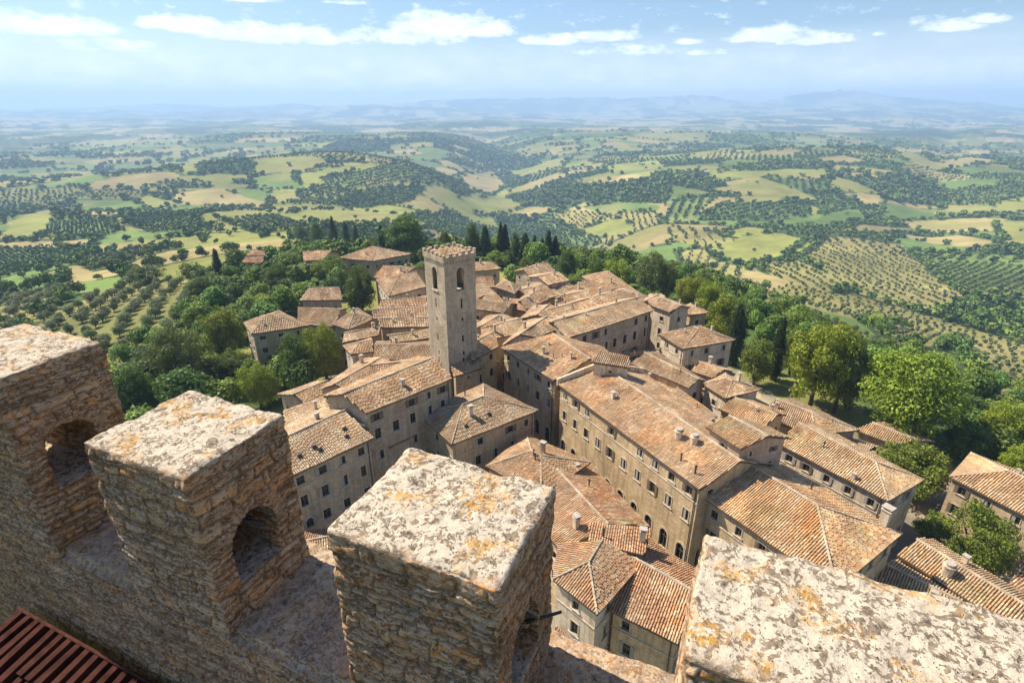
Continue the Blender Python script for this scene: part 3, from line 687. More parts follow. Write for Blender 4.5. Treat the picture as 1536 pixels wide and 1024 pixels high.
HOUSES = []; HQ = []
def ccw(q):
    a = sum(q[i][0] * q[(i + 1) % 4][1] - q[(i + 1) % 4][0] * q[i][1] for i in range(4))
    return a > 0
def house(name, label, cat, ze, px, roof='gable', ridge=0, wall=0, pal='tan', pitch=.34, zg=0.0, floors=(), win=1.0, chim=1, sky=0, kinds=('none', 'half', 'shut', 'none'), near=None, arches=False, group=None, world=None, fire=(), wsize=(.82, 1.25), seed=None, oculi=False):
    """px: four eave corners as seen in the photograph (at height ze). ridge=0: ridge runs along edge 0-1"""
    global HSEED
    q = [np.array(at(x, y, ze)) for x, y in px] if world is None else [np.array(p, float) for p in world]
    if not ccw(q): q = [q[1], q[0], q[3], q[2]]; 
    g = np.random.default_rng(len(HOUSES) * 7 + 13 if seed is None else seed); c = sum(q) / 4
    HOUSES.append((name, c, ze)); HQ.append([tuple(p) for p in q])
    assert 4 <= len(label.split()) <= 16, label
    gz = hgt1(*c); base = min([hgt1(*p) for p in q] + [gz]) - 1.0 if zg == 0 else zg
    root = empty(name, (c[0], c[1], max(base + 1, 0) if base > -1.6 else base + 1), label, cat, group)
    O = np.array(root.location)
    d = math.hypot(*c); near = d < 75 if near is None else near
    sp, tl = (.23, .45) if d < 62 else ((.26, .55) if d < 100 else (.32, .8))
    if ridge: q = q[ridge:] + q[:ridge]
    wdt = (np.linalg.norm(q[1] - q[2]) + np.linalg.norm(q[3] - q[0])) / 2; lng = (np.linalg.norm(q[0] - q[1]) + np.linalg.norm(q[2] - q[3])) / 2
    E = [np.array([*p, ze]) - O for p in q]
    T_ = Tiles(); tone = np.array([1, 1, 1]) * g.uniform(.80, 1.14) * (1 + float(np.clip(g.normal(0, .07), -.08, .12)) * np.array([.3, -.3, -.8])) * np.array([1.07, 1.07, 1.05]); pal_ = [np.array(c_) * tone for c_ in PAL[pal]]
    if roof == 'shed':     # low edge 0-1, high edge 2-3
        rise = wdt * pitch; E[2][2] += rise; E[3][2] += rise
        roof_face(T_, E, E[0], E[1], sp, tl, pal_, g); rise_top = None; R0 = R1 = None
    else:
        rise = wdt / 2 * pitch * (1.0 + .0 * lng); m0 = (E[0] + E[3]) / 2; m1 = (E[1] + E[2]) / 2
        if roof == 'hip': k = min(.42, wdt * .46 / lng); R0, R1 = lerp(m0, m1, k), lerp(m1, m0, k)
        elif roof == 'hip1': k = min(.5, wdt * .46 / lng); R0, R1 = m0.copy(), lerp(m1, m0, k)     # hipped only at the 1-2 end
        elif roof == 'hip0': k = min(.5, wdt * .46 / lng); R0, R1 = lerp(m0, m1, k), m1.copy()
        else: R0, R1 = m0.copy(), m1.copy()
        R0[2] += rise; R1[2] += rise
        roof_face(T_, [E[0], E[1], R1, R0], E[0], E[1], sp, tl, pal_, g); roof_face(T_, [E[2], E[3], R0, R1], E[2], E[3], sp, tl, pal_, g)
        ridge_line(T_, R0, R1, g, pal_)
        if roof in ('hip', 'hip1'): roof_face(T_, [E[1], E[2], R1], E[1], E[2], sp, tl, pal_, g); ridge_line(T_, E[1], R1, g, pal_, .12); ridge_line(T_, E[2], R1, g, pal_, .12)
        if roof in ('hip', 'hip0'): roof_face(T_, [E[3], E[0], R0], E[3], E[0], sp, tl, pal_, g); ridge_line(T_, E[3], R0, g, pal_, .12); ridge_line(T_, E[0], R0, g, pal_, .12)
    # eave edge boards and underside
    ring = [E[0], E[1], E[2], E[3]]
    if roof != 'shed':
        ring = [E[0], E[1]] + ([R1] if roof in ('gable', 'hip0') else []) + [E[2], E[3]] + ([R0] if roof in ('gable', 'hip1') else [])
    dn = np.array([0, 0, -.17]); dt = np.array([0, 0, -.02])
    sk = [[ring[i] + dt, ring[i] + dn, ring[(i + 1) % len(ring)] + dn, ring[(i + 1) % len(ring)] + dt] for i in range(len(ring))]
    if roof == 'shed': sk.append([e + dn for e in E])
    else: sk += [[E[0] + dn, E[1] + dn, R1 + dn, R0 + dn], [E[2] + dn, E[3] + dn, R0 + dn, R1 + dn]]
    ro = link('roof', tiles_mesh(T_, 'roof', sk), root)
    # walls, set back under the eaves
    cc = sum(E) / 4; inset = .34 if d < 120 else .4
    W = []
    for i in range(4):
        a, b, p = E[i - 1][:2], E[(i + 1) % 4][:2], E[i][:2]
        u1 = (a - p) / np.linalg.norm(a - p); u2 = (b - p) / np.linalg.norm(b - p); sn = abs(u1[0] * u2[1] - u1[1] * u2[0])
        W.append(p + (u1 + u2) * inset / max(sn, .4))
    mb = MB(); zb = base - O[2]; zt = ze - .10 - O[2]
    gable_mid = {1: R1, 3: R0}
    ends = {1: roof in ('gable', 'hip0'), 3: roof in ('gable', 'hip1')}
    wins = []
    for i in range(4):
        A, B = W[i], W[(i + 1) % 4]; L = np.linalg.norm(B - A); u = (B - A) / L; n = np.array([u[1], -u[0]])
        holes = []; top = zt
        mid = (A + B) / 2 + O[:2]; facing = (n @ (-mid)) / np.linalg.norm(mid)  # does it look towards the battlements at all
        fl = list(floors) if floors else [1.75 + k * 3.0 for k in range(6)]
        w, h = wsize
        if L > 2.2 and win > 0:
            nn = max(1, int(L / (2.35 if d < 80 else 2.6))); st = L / nn
            for k, f in enumerate(fl):
                last = arches and k == len(fl) - 1
                z = zt - f - h / 2
                if last: z = zb + 5.2
                if (not last and z < zb + 1.6) : break
                if k > 3 and not last: break
                for a in range(nn):
                    if last:
                        if st < 2: continue
                        holes.append(((a + .5) * st - .55, (a + .5) * st + .55, z, z + 2.5, True)); wins.append((i, (a + .5) * st, z, 1.1, 2.5, True, 'arch')); continue
                    if g.random() > win * (.95 if facing > -.2 else .7): continue
                    hh = h * (.8 if k == 0 else (1.12 if k == 1 else 1.0)); ww = w * (g.choice([.85, 1, 1, 1.1]))
                    s_ = (a + .5) * st + (g.normal(0, .10) if not arches else 0)
                    if s_ - ww / 2 < .3 or s_ + ww / 2 > L - .3: continue
                    ar = (g.random() < .10 and k > 0)
                    holes.append((s_ - ww / 2, s_ + ww / 2, z, z + hh, ar)); wins.append((i, s_, z, ww, hh, ar, str(g.choice(kinds)) if near or g.random() < .5 else 'none'))
        apex = None
        if ends.get(i) and roof != 'shed':
            ap = gable_mid[i]; apex = ((W[i][0] + W[(i + 1) % 4][0]) / 2, (W[i][1] + W[(i + 1) % 4][1]) / 2, ap[2] - .17)
        wall_face(mb, A, B, zb, zt, holes, apex)
        if roof == 'shed' and i in (1, 2, 3):
            hi = E[2][2] - .16
            if i == 2: mb.poly([(*A, zt), (*B, zt), (*B, hi), (*A, hi)])
            elif i == 1: mb.poly([(*A, zt), (*B, zt), (*B, hi)])
            else: mb.poly([(*A, zt), (*B, zt), (*A, hi)])
    # stone string course under the attic and downpipes on the close houses
    if near and ze > 9:
        for i in range(4):
            A, B = W[i], W[(i + 1) % 4]; L = np.linalg.norm(B - A); u = (B - A) / L; n = np.array([u[1], -u[0]])
            if L < 4: continue
            m_ = (A + B) / 2 + n * .02; a = math.atan2(u[1], u[0])
            zc = zt - (fl[0] + 1.05); mb.box((m_[0], m_[1], zc), (L - .05, .11, .12), 1, Matrix.Rotation(a, 3, 'Z'))
    wl = link('wall', mb.mesh('wall', [M['walls'][wall], M['surround']]), root)
    if near and ze > 9:
        for i in (0, 2):
            A, B = W[i], W[(i + 1) % 4]; L = np.linalg.norm(B - A); u = (B - A) / L; n = np.array([u[1], -u[0]])
            if L < 5: continue
            p = A + u * (L - .35) + n * .08; pm = MB(); pm.tube((p[0], p[1], zb), (p[0], p[1], zt), .05, .05, 6)
            link('downpipe', pm.mesh('downpipe', M['lead']), root)
    cnt = 0
    for i, s_, z, ww, hh, ar, kd in wins[:98]:
        A, B = W[i], W[(i + 1) % 4]; L = np.linalg.norm(B - A); u = (B - A) / L
        p = A + u * s_; a = math.atan2(u[1], u[0])
        ms = window_meshes(ww, hh, 'door' if kd == 'door' else kd, ar)
        o = link('door' if kd == 'door' else ('arched_opening' if kd == 'arch' else 'window'), ms['frame'], root, (p[0], p[1], z), a)
        link('pane' if kd != 'door' else 'door_leaf', ms['pane'], o)
        if ms['sh'] and near:
            for s2 in ms['sh']: link('shutter', s2, o)
    # chimneys and roof lights, children of the roof
    ang = math.atan2(*(E[1] - E[0])[[1, 0]])
    def onroof(f, t):      # f along the eave 0-1, t up the slope
        if R0 is None: return lerp(lerp(E[0], E[1], f), lerp(E[3], E[2], f), t)
        return lerp(lerp(E[0], E[1], f), lerp(R0, R1, f), t)
    def onroof2(f, t): return lerp(lerp(E[3], E[2], f), lerp(R0, R1, f), t) if R0 is not None else onroof(f, t)
    spec = chim if isinstance(chim, (list, tuple)) else [(str(g.choice(['box', 'stub', 'tall', 'pipe', 'box'])), g.uniform(.2, .8), g.uniform(.35, .9), g.random() < .5) for _ in range(chim if d < 70 else max(1, chim - 1) if chim else 0)]
    for kd, f, t, far_ in spec:
        p = onroof2(f, t) if far_ else onroof(f, t)
        o = link('chimney', CH[kd], ro, tuple(p + np.array([0, 0, .25])), ang + g.normal(0, .03)); s = g.uniform(.8, 1.05) * (1 if d < 70 else .62); o.scale = (s, s, s)
    for _ in range(sky):
        p = onroof(g.uniform(.15, .85), g.uniform(.25, .8)); o = link('skylight', SKY, ro, tuple(p + np.array([0, 0, .12])), ang)
        o.rotation_euler[0] = math.atan(pitch); o.scale = (.62, .62, .6)
    # raised fire walls
    for i in fire:
        A, B = E[i], E[(i + 1) % 4]; mid = gable_mid[i]
        fm = MB(); t = .34; u = (B - A)[:2] / np.linalg.norm((B - A)[:2]); n = np.array([u[1], -u[0]])
        for a, b in ((A, mid), (mid, B)):
            a2, b2 = a[:2] + n * .02, b[:2] + n * .02; a3, b3 = a2 - n * t, b2 - n * t
            za0, zb0, up = a[2] - .25, b[2] - .25, 1.05
            Q = [(*a2, za0), (*b2, zb0), (*b3, zb0), (*a3, za0), (*a2, za0 + up), (*b2, zb0 + up), (*b3, zb0 + up), (*a3, za0 + up)]
            for f in ((0, 1, 5, 4), (2, 3, 7, 6), (4, 5, 6, 7), (1, 2, 6, 5), (3, 0, 4, 7)): fm.poly([Q[k] for k in f])
        link('fire_wall', fm.mesh('fire_wall', M['walls'][3]), root)
    return root
FL4 = (1.0, 3.9, 6.9, 9.9)
house('town_house', 'four storey stone house with skylights dotted over its roof, right of the second merlon', 'house', 15, [(428, 718), (561, 656), (482, 613), (388, 660)], 'gable', 0, 2, 'tan', floors=FL4, sky=6, chim=[('stub', .7, .7, True)], kinds=('shutg', 'none', 'half', 'none'), win=.95)
house('long_house', 'long raised house with a single row of attic windows running up to the bell tower', 'house', 17.5, [(549, 620), (680, 567), (628, 534), (485, 594)], 'gable', 0, 2, 'tan', floors=(.95, 3.4, 6.4), chim=[('stub', .5, .45, False)], kinds=('none', 'half', 'shut'), win=.95)
house('lean_to_house', 'narrow low house with a shaded dark roof leaning against the long raised house', 'house', 11.5, [(583, 671), (644, 642), (625, 620), (560, 652)], 'shed', 0, 0, 'tan', pitch=.30, floors=(1.1, 4.0), chim=[('box', .1, .2, False)], win=.7)
house('town_house', 'square hipped roof house on the street corner right below the bell tower', 'house', 13, [(677, 667), (807, 616), (725, 576), (627, 620)], 'hip', 0, 0, 'tan', floors=(1.1, 4.0, 7.0), sky=2, chim=[('box', .25, .6, False), ('pipe', .6, .4, True)], kinds=('none', 'half', 'shut', 'shutg'))
house('tower_annex', 'small grey stone annex with a lean-to roof clinging to the foot of the bell tower', 'annex', 13.3, [(681, 565), (723, 552), (720, 541), (676, 556)], 'shed', 0, 2, 'tan', pitch=.35, floors=(.8,), chim=0, wsize=(.6, .6))
house('town_house', 'low house with patchy half shaded roof just behind the third merlon', 'house', 10.5, [(728, 700), (812, 742), (886, 694), (790, 652)], 'hip', 0, 1, 'tan', chim=[('box', .55, .75, True), ('pipe', .7, .8, False), ('pipe', .5, .9, False)])
house('long_house', 'low house with broad rust coloured tile roof right behind the third merlon', 'house', 9, [(842, 828), (975, 790), (886, 698), (765, 735)], 'gable', 1, 1, 'orange', pitch=.36, chim=[('pipe', .6, .6, False), ('box', .15, .5, True), ('stub', .9, .5, False)])
house('town_house', 'narrow house with orange tiles and pale sunlit wall right of the third merlon', 'house', 12, [(829, 869), (896, 922), (968, 840), (838, 815)], 'hip0', 1, 3, 'orange', pitch=.42, chim=0, floors=(1.1, 4.0, 7.0), kinds=('shut', 'none', 'half'))
house('town_house', 'brown walled house with straight tile rows right of the narrow orange roofed one', 'house', 10.5, [(913, 914), (1019, 967), (1066, 868), (968, 806)], 'gable', 0, 1, 'orange', pitch=.40, chim=0, floors=(1.0, 3.9, 6.9), kinds=('shutg', 'none', 'half'), win=.9)
house('roof_terrace_house', 'little plastered rooftop block with a tiled lid between the rust and the orange roofs', 'annex', 12.8, [(882, 815), (968, 833), (976, 797), (884, 786)], 'shed', 0, 3, 'orange', pitch=.12, chim=[('pipe', .25, .4, False), ('box', .9, .5, False)], floors=(1.0,), win=.5)
house('lean_to_house', 'low lean-to with worn reddish tiles under the pale sunlit wall near the battlement sill', 'annex', 6.0, [(826, 965), (878, 985), (896, 960), (840, 925)], 'shed', 0, 3, 'orange', pitch=.3, chim=0, floors=())
house('cottage', 'low cottage with bright orange roof in the gap between second and third merlon', 'house', 8.0, [(455, 850), (520, 835), (500, 790), (440, 800)], 'gable', 0, 0, 'orange', chim=0)
house('palazzo', 'long street palazzo whose roof starts at the fire wall, upstream of the longest ochre one', 'palazzo', 15, [(750, 521), (831, 572), (933, 550), (905, 521)], 'gable', 0, 1, 'tan', floors=(1.0, 4.2, 10.4), arches=True, chim=[('box', .45, .45, False), ('pipe', .62, .5, False), ('pipe', .7, .62, False), ('box', .8, .72, False), ('stub', .3, .7, False)], kinds=('shut', 'none', 'half'), win=1)
house('palazzo', 'longest ochre stone palazzo lining the street with a row of ground floor arches', 'palazzo', 15, [(835, 575), (1050, 735), (1159, 697), (964, 559)], 'gable', 0, 1, 'tan', floors=(1.0, 4.3, 10.4), arches=True, fire=(3,), chim=[('pot', .73, .62, False), ('pot', .80, .72, False), ('pipe', .84, .25, False), ('pipe', .93, .20, False), ('stub', .3, .5, False)], kinds=('shut', 'none', 'half'), win=1, pitch=.34)
house('roof_house', 'raised attic house with a pinkish gable wall straddling the ridge of the longest palazzo', 'house', 18.2, [(1058, 640), (1111, 674), (1187, 657), (1124, 628)], 'gable', 0, 4, 'rust', pitch=.30, floors=(.9, 3.0), chim=0, wsize=(.5, .7), win=.6)
house('palazzo', 'wide palazzo with a long ridged tile roof behind the rightmost merlon', 'palazzo', 13.3, [(1053, 744), (1255, 884), (1353, 801), (1180, 697)], 'hip1', 0, 1, 'rust', floors=(1.2, 4.2, 7.4, 10.2), chim=[('tall', .93, .12, True), ('pipe', .5, .5, True)], kinds=('shut', 'none'), win=.95)
house('long_house', 'long hipped house with grey shuttered windows on the right side of the town', 'house', 10, [(1165, 664), (1332, 752), (1386, 720), (1222, 634)], 'hip1', 0, 3, 'rust', pitch=.36, chim=[('stub', .72, .12, False), ('pipe', .4, .6, False)], floors=(1.2, 4.2, 7.0), kinds=('shutg', 'shut'))
house('town_house', 'low house with slanting tile rows between the long hipped house and the road', 'house', 8, [(1132, 624), (1222, 652), (1290, 645), (1190, 598)], 'hip1', 0, 0, 'tan', chim=[('box', .2, .6, False)])
house('shed', 'long low lean-to roof beside the road in front of the huge round tree', 'shed', 4, [(1282, 645), (1345, 668), (1402, 663), (1330, 633)], 'gable', 0, 0, 'rust', pitch=.2, chim=0, floors=())
house('shed', 'small low shed with light tiles behind the ridge of the long hipped house', 'shed', 6, [(1265, 668), (1296, 682), (1316, 670), (1272, 655)], 'gable', 0, 3, 'tan', pitch=.2, chim=[('pipe', .5, .5, False)], floors=())
house('town_house', 'house with rusty roof right of the courtyard tree', 'house', 10, [(1076, 613), (1147, 642), (1180, 622), (1124, 599)], 'gable', 0, 1, 'rust', chim=[('box', .8, .7, True), ('stub', .6, .7, False)])
house('town_house', 'square house with four sided roof behind the courtyard tree', 'house', 11, [(1054, 576), (1088, 598), (1142, 584), (1088, 560)], 'hip', 0, 3, 'tan', chim=1)
house('long_house', 'narrow house strip with pale wall just right of the fire wall of the longest palazzo', 'house', 11, [(945, 545), (1033, 582), (1060, 572), (985, 528)], 'gable', 0, 3, 'tan', chim=2)
house('town_house', 'small house with jumbled tiles below the shaded side of the hipped palazzo', 'house', 10.5, [(1036, 556), (1070, 568), (1098, 556), (1058, 543)], 'gable', 0, 3, 'tan', chim=2)
house('lean_to_house', 'low strip of roofs between the ridge of the longest palazzo and the courtyard tree', 'annex', 11.0, [(1000, 592), (1058, 638), (1076, 628), (1016, 584)], 'shed', 0, 3, 'tan', pitch=.15, chim=2, floors=())
house('rooftop_house', 'plastered rooftop room with thin tiled lid standing above the fire wall', 'annex', 18.5, [(886, 543), (946, 552), (944, 538), (900, 528)], 'shed', 0, 3, 'tan', pitch=.10, chim=0, floors=(1.0,), wsize=(.5, .5))
house('palazzo', 'hipped palazzo with sunlit left wall at the right edge of the far town', 'palazzo', 12, [(988, 502), (1025, 524), (1103, 510), (1052, 489)], 'hip', 0, 3, 'tan', floors=(1.0, 4.0, 7.0), chim=[('stub', .4, .6, False), ('box', .5, .3, True)], win=.95, near=True)
house('palazzo', 'tall shaded long front with many windows facing right over the sunken court', 'palazzo', 15, [(850, 508), (980, 466), (937, 448), (808, 482)], 'gable', 0, 2, 'tan', floors=(1.0, 4.0, 7.0, 10.0), chim=3, win=1, wsize=(.9, 1.5), near=True)
house('town_house', 'small house with sunlit left wall at the end of the sunken court', 'house', 12.5, [(977, 459), (1006, 470), (1036, 462), (1002, 448)], 'gable', 0, 3, 'tan', chim=2)
house('town_house', 'hipped house at the right end of the far roof row under the light green trees', 'house', 10, [(1018, 462), (1035, 473), (1063, 469), (1036, 455)], 'hip', 0, 0, 'tan', chim=1)
house('town_house', 'house under the end of the far roof row, left of the hipped one', 'house', 12, [(960, 452), (980, 462), (1006, 452), (975, 441)], 'gable', 1, 0, 'tan', chim=2)
house('town_house', 'broad roofed house in the far roof row in front of the feathery tree', 'house', 12, [(905, 441), (960, 459), (980, 447), (935, 433)], 'hip', 0, 0, 'tan', chim=2)
house('town_house', 'house with shaded windowed wall, third from the right in the far roof row', 'house', 12, [(832, 448), (851, 457), (900, 454), (860, 435)], 'gable', 1, 0, 'tan', chim=2)
house('town_house', 'house with steep shadowed wall amid the roofs right of the bell tower', 'house', 12, [(773, 453), (789, 464), (824, 449), (800, 434)], 'gable', 1, 2, 'tan', chim=2)
house('town_house', 'round looking wide roof in the far rows just right of the bell tower', 'house', 11, [(742, 431), (772, 441), (782, 430), (755, 418)], 'hip', 0, 2, 'tan', chim=1)
house('villa', 'free standing square villa with two roof halves below the skyline cypresses', 'villa', 9, [(771, 407), (798, 418), (834, 407), (808, 396)], 'gable', 1, 2, 'tan', floors=(1.0, 3.9, 6.6), chim=[('box', .5, .9, False), ('stub', .35, .5, True)], near=True)
house('town_house', 'low pyramid roofed house touching the right side of the bell tower top in view', 'house', 8, [(704, 408), (752, 403), (737, 393), (692, 397)], 'hip', 0, 2, 'tan', chim=1)
house('town_house', 'house with shadowed wall behind the bell tower on its right', 'house', 11, [(700, 430), (742, 431), (738, 416), (700, 417)], 'gable', 0, 2, 'tan', chim=2)
house('town_house', 'house in the second row right of the bell tower, wide low roof', 'house', 12, [(700, 462), (756, 470), (778, 456), (722, 450)], 'gable', 0, 0, 'tan', chim=2)
house('town_house', 'house with an L shaped jumble of pale tiles left of the steep shadowed wall', 'house', 11.5, [(752, 460), (797, 470), (812, 460), (776, 449)], 'gable', 0, 0, 'tan', chim=1)
house('town_house', 'house close right of the bell tower shaft at half its height, low roof', 'house', 12.5, [(706, 494), (740, 499), (778, 481), (730, 474)], 'gable', 1, 0, 'tan', chim=2)
house('town_house', 'house with square pale chimney right of the bell tower shaft', 'house', 13, [(722, 512), (790, 498), (775, 476), (722, 492)], 'gable', 0, 0, 'tan', chim=[('tall', .3, .5, False), ('stub', .6, .4, True)])
house('palazzo', 'ochre fronted house where the street begins right of the bell tower foot', 'palazzo', 14.5, [(708, 541), (748, 520), (735, 497), (700, 514)], 'gable', 0, 1, 'tan', floors=(1.0, 4.0, 7.0, 10.0), chim=1)
house('town_house', 'wide roof at the upper end of the street with a curved plaster parapet', 'house', 15, [(752, 519), (806, 506), (850, 489), (792, 480)], 'gable', 1, 3, 'tan', chim=3, fire=())
house('town_house', 'roof with rounded pale plaster wall above the street head', 'house', 14.5, [(800, 496), (868, 500), (892, 484), (830, 474)], 'gable', 0, 3, 'tan', chim=2)
house('town_house', 'roof in the middle rows behind the long shaded front, with clay chimneys', 'house', 13, [(780, 478), (832, 484), (850, 468), (800, 460)], 'gable', 1, 0, 'tan', chim=3)
house('town_house', 'narrow roof left of the long shaded front in the middle rows', 'house', 13, [(830, 482), (865, 472), (848, 456), (812, 465)], 'gable', 0, 0, 'tan', chim=2)
house('town_house', 'roof between the long shaded front and the far roof row', 'house', 13, [(862, 470), (935, 450), (912, 438), (850, 455)], 'gable', 0, 0, 'tan', chim=2)
house('cottage', 'low house inside the sunken court with shaded tiles', 'house', 7, [(905, 560), (960, 545), (985, 530), (930, 525)], 'gable', 0, 0, 'tan', chim=1)
house('town_house', 'three storey house with bright left wall just left of the bell tower', 'house', 10, [(564, 420), (583, 445), (640, 430), (612, 412)], 'hip0', 1, 3, 'tan', chim=1)
house('town_house', 'long flat looking roof behind the bright walled house left of the bell tower', 'house', 9, [(560, 417), (595, 420), (650, 404), (590, 402)], 'gable', 0, 0, 'tan', chim=3)
house('town_house', 'strip roof touching the left side of the bell tower at mid height', 'house', 10.5, [(566, 463), (640, 462), (645, 444), (578, 452)], 'gable', 0, 0, 'tan', chim=2)
house('town_house', 'small hipped house at the end of the row reaching toward the bright green tree', 'house', 9.5, [(498, 487), (522, 495), (562, 478), (536, 462)], 'hip', 0, 2, 'tan', chim=1)
house('hillside_house', 'big grey walled house on the left brow of the hill with trees before its front', 'house', 9, [(365, 484), (377, 501), (463, 489), (419, 466)], 'hip', 1, 2, 'tan', floors=(1.0, 3.9, 6.8), chim=[('stub', .2, .4, False)], near=True, wsize=(1.0, 1.0))
house('town_house', 'middle house of the row between the grey hillside house and the town roofs', 'house', 9, [(446, 486), (502, 491), (522, 463), (452, 462)], 'gable', 0, 2, 'tan', chim=1)
house('ruined_house', 'small reddish stone house with a dark broken patch in its roof among the left trees', 'house', 6.5, [(449, 451), (514, 450), (508, 432), (478, 433)], 'gable', 0, 4, 'tan', chim=2, near=True, wsize=(.8, .8))
house('villa', 'left one of the two long far villas on the hilltop, partly hidden by trees', 'villa', 5, [(456, 392), (485, 389), (512, 378), (452, 380)], 'gable', 0, 2, 'tan', chim=1, zg=-12)
house('villa', 'right and largest of the long far villas on the hilltop with angled front', 'villa', 6, [(508, 387), (557, 392), (618, 381), (566, 371)], 'hip', 0, 2, 'tan', chim=1, zg=-12, near=True)
house('farmhouse', 'lower of two tiny red roofed houses in the wood left on the hilltop', 'house', 0, [(362, 395), (394, 394), (402, 386), (374, 387)], 'gable', 0, 2, 'orange', chim=0, zg=-20)
house('farmhouse', 'upper of two tiny red roofed houses in the wood left on the hilltop', 'house', 1.5, [(370, 384), (398, 383), (396, 377), (376, 377)], 'hip', 0, 2, 'orange', chim=0, zg=-20)
house('town_house', 'little hipped house with sunlit cream wall beside the grass patch left of the town', 'house', 11, [(514, 519), (526, 532), (562, 527), (557, 507)], 'hip0', 1, 3, 'tan', chim=1, floors=(1.2, 4), near=True, wsize=(.5, .5))
house('town_house', 'roof just above the little cream hipped house left of the bell tower', 'house', 11, [(514, 514), (568, 503), (575, 490), (520, 498)], 'gable', 0, 0, 'tan', chim=2)
house('town_house', 'lens shaped roof directly left of the bell tower above the widest smooth roof', 'house', 12, [(588, 515), (645, 507), (645, 494), (580, 503)], 'gable', 0, 0, 'tan', chim=1)
house('town_house', 'widest smooth sunny roof filling the space left of the bell tower', 'house', 11.5, [(560, 540), (650, 542), (648, 512), (565, 512)], 'gable', 0, 0, 'tan', pitch=.25, chim=1)
house('town_house', 'row house with patchy tiles four rows above the long raised house', 'house', 11, [(570, 492), (645, 490), (645, 476), (565, 478)], 'gable', 0, 0, 'tan', chim=3)
house('town_house', 'row house with pale chimneys five rows above the long raised house', 'house', 11, [(558, 478), (645, 475), (645, 460), (560, 465)], 'gable', 0, 0, 'tan', chim=3)
house('town_house', 'low corner house with a slanting front at the lower left end of the town', 'house', 10, [(416, 592), (468, 615), (512, 592), (475, 572)], 'gable', 1, 0, 'tan', chim=0, near=True, wsize=(.7, .8))
house('long_house', 'low roof running behind the long raised house toward the cream hipped house', 'house', 11.5, [(478, 584), (530, 590), (606, 552), (545, 538)], 'gable', 1, 0, 'tan', chim=3)
house('long_house', 'low roof strip behind the ridge of the long raised house by the bell tower', 'house', 12, [(545, 572), (640, 560), (650, 535), (565, 545)], 'gable', 0, 0, 'tan', chim=2)
house('cottage', 'low roof in front of the corner house at the lower left end of the town', 'house', 11, [(432, 650), (505, 622), (485, 600), (425, 622)], 'shed', 0, 0, 'tan', pitch=.12, chim=1)
house('long_house', 'long narrow ridge roofed house running off the right edge beyond the rightmost merlon', 'house', 9, [(1345, 832), (1560, 968), (1600, 930), (1395, 806)], 'gable', 0, 1, 'rust', chim=[('pot', .33, .4, False), ('stub', .33, .5, True)], pitch=.34)
house('town_house', 'tile roof sector squeezed between the wide ridged house and the long narrow ridge roof', 'house', 8.2, [(1295, 873), (1430, 940), (1445, 890), (1345, 838)], 'gable', 0, 1, 'rust', chim=[('stub', .7, .6, False)])
house('country_house', 'two storey house with hipped tile roof and dark shutters at the right edge', 'house', 8, [(1424, 715), (1600, 806), (1650, 750), (1456, 679)], 'hip', 0, 0, 'rust', pitch=.36, floors=(1.0, 4.0), chim=[('stub', .35, .8, True)], kinds=('shut', 'half'), near=True)
house('shed', 'small reddish tile roof low at the right edge under the bright green tree', 'shed', 3.5, [(1508, 884), (1570, 925), (1600, 880), (1530, 845)], 'gable', 0, 0, 'orange', chim=0, floors=())
house('cottage', 'low tiled building hidden at the foot of the square hipped house', 'house', 7, [(640, 745), (730, 720), (700, 690), (620, 700)], 'gable', 0, 0, 'tan', chim=0)

# small houses packed into the gaps of the old town
_ug = np.random.default_rng(31); A1 = R(90 - 145); E1 = np.array([math.cos(A1), math.sin(A1)]); E2 = np.array([-E1[1], E1[0]])
def _sd(q, p): return float(poly_sd(np.array(q), np.array([p[0]]), np.array([p[1]]))[0])
_cnt = 0
for gi in range(-16, 17):
    for gj in range(-4, 24):
        p = E1 * (gi * 6.2) + E2 * (gj * 6.2) + _ug.normal(0, .8, 2)
        if not inpoly(np.array([(-36, 84), (-34, 122), (-14, 140), (12, 134), (30, 112), (44, 96), (30, 78), (24, 66), (6, 66), (-2, 80), (-20, 78)], float), p[:1], p[1:])[0]: continue
        dm = min(_sd(q, p) for q in HQ)
        if dm < 1.5: continue
        hw = min(4.2, dm + 1.4); hl = min(5.2, dm + 2.2)
        q = [p - E1 * hl - E2 * hw, p + E1 * hl - E2 * hw, p + E1 * hl + E2 * hw, p - E1 * hl + E2 * hw]
        if _ug.random() < .5: q = q[1:] + q[:1]
        x, y, _d = project(p[0], p[1], 10)
        if 905 < x < 1000 and 480 < y < 570: continue
        if x > 985: continue
        if project(p[0], p[1], 5)[0] < 522 and project(p[0], p[1], 5)[1] > 490: continue
        side = 'left' if x < 675 else 'right'
        house('infill_house', 'small tiled house packed between larger roofs %s of the bell tower' % side, 'house', float(_ug.uniform(8.5, 11.5)), None, ['gable', 'hip', 'gable', 'shed'][int(_ug.integers(0, 4))], 0, int(_ug.integers(0, 5)), 'tan', pitch=.26, chim=1, world=q, group='small packed houses %s of the bell tower' % side)
        _cnt += 1
print('infill', _cnt)
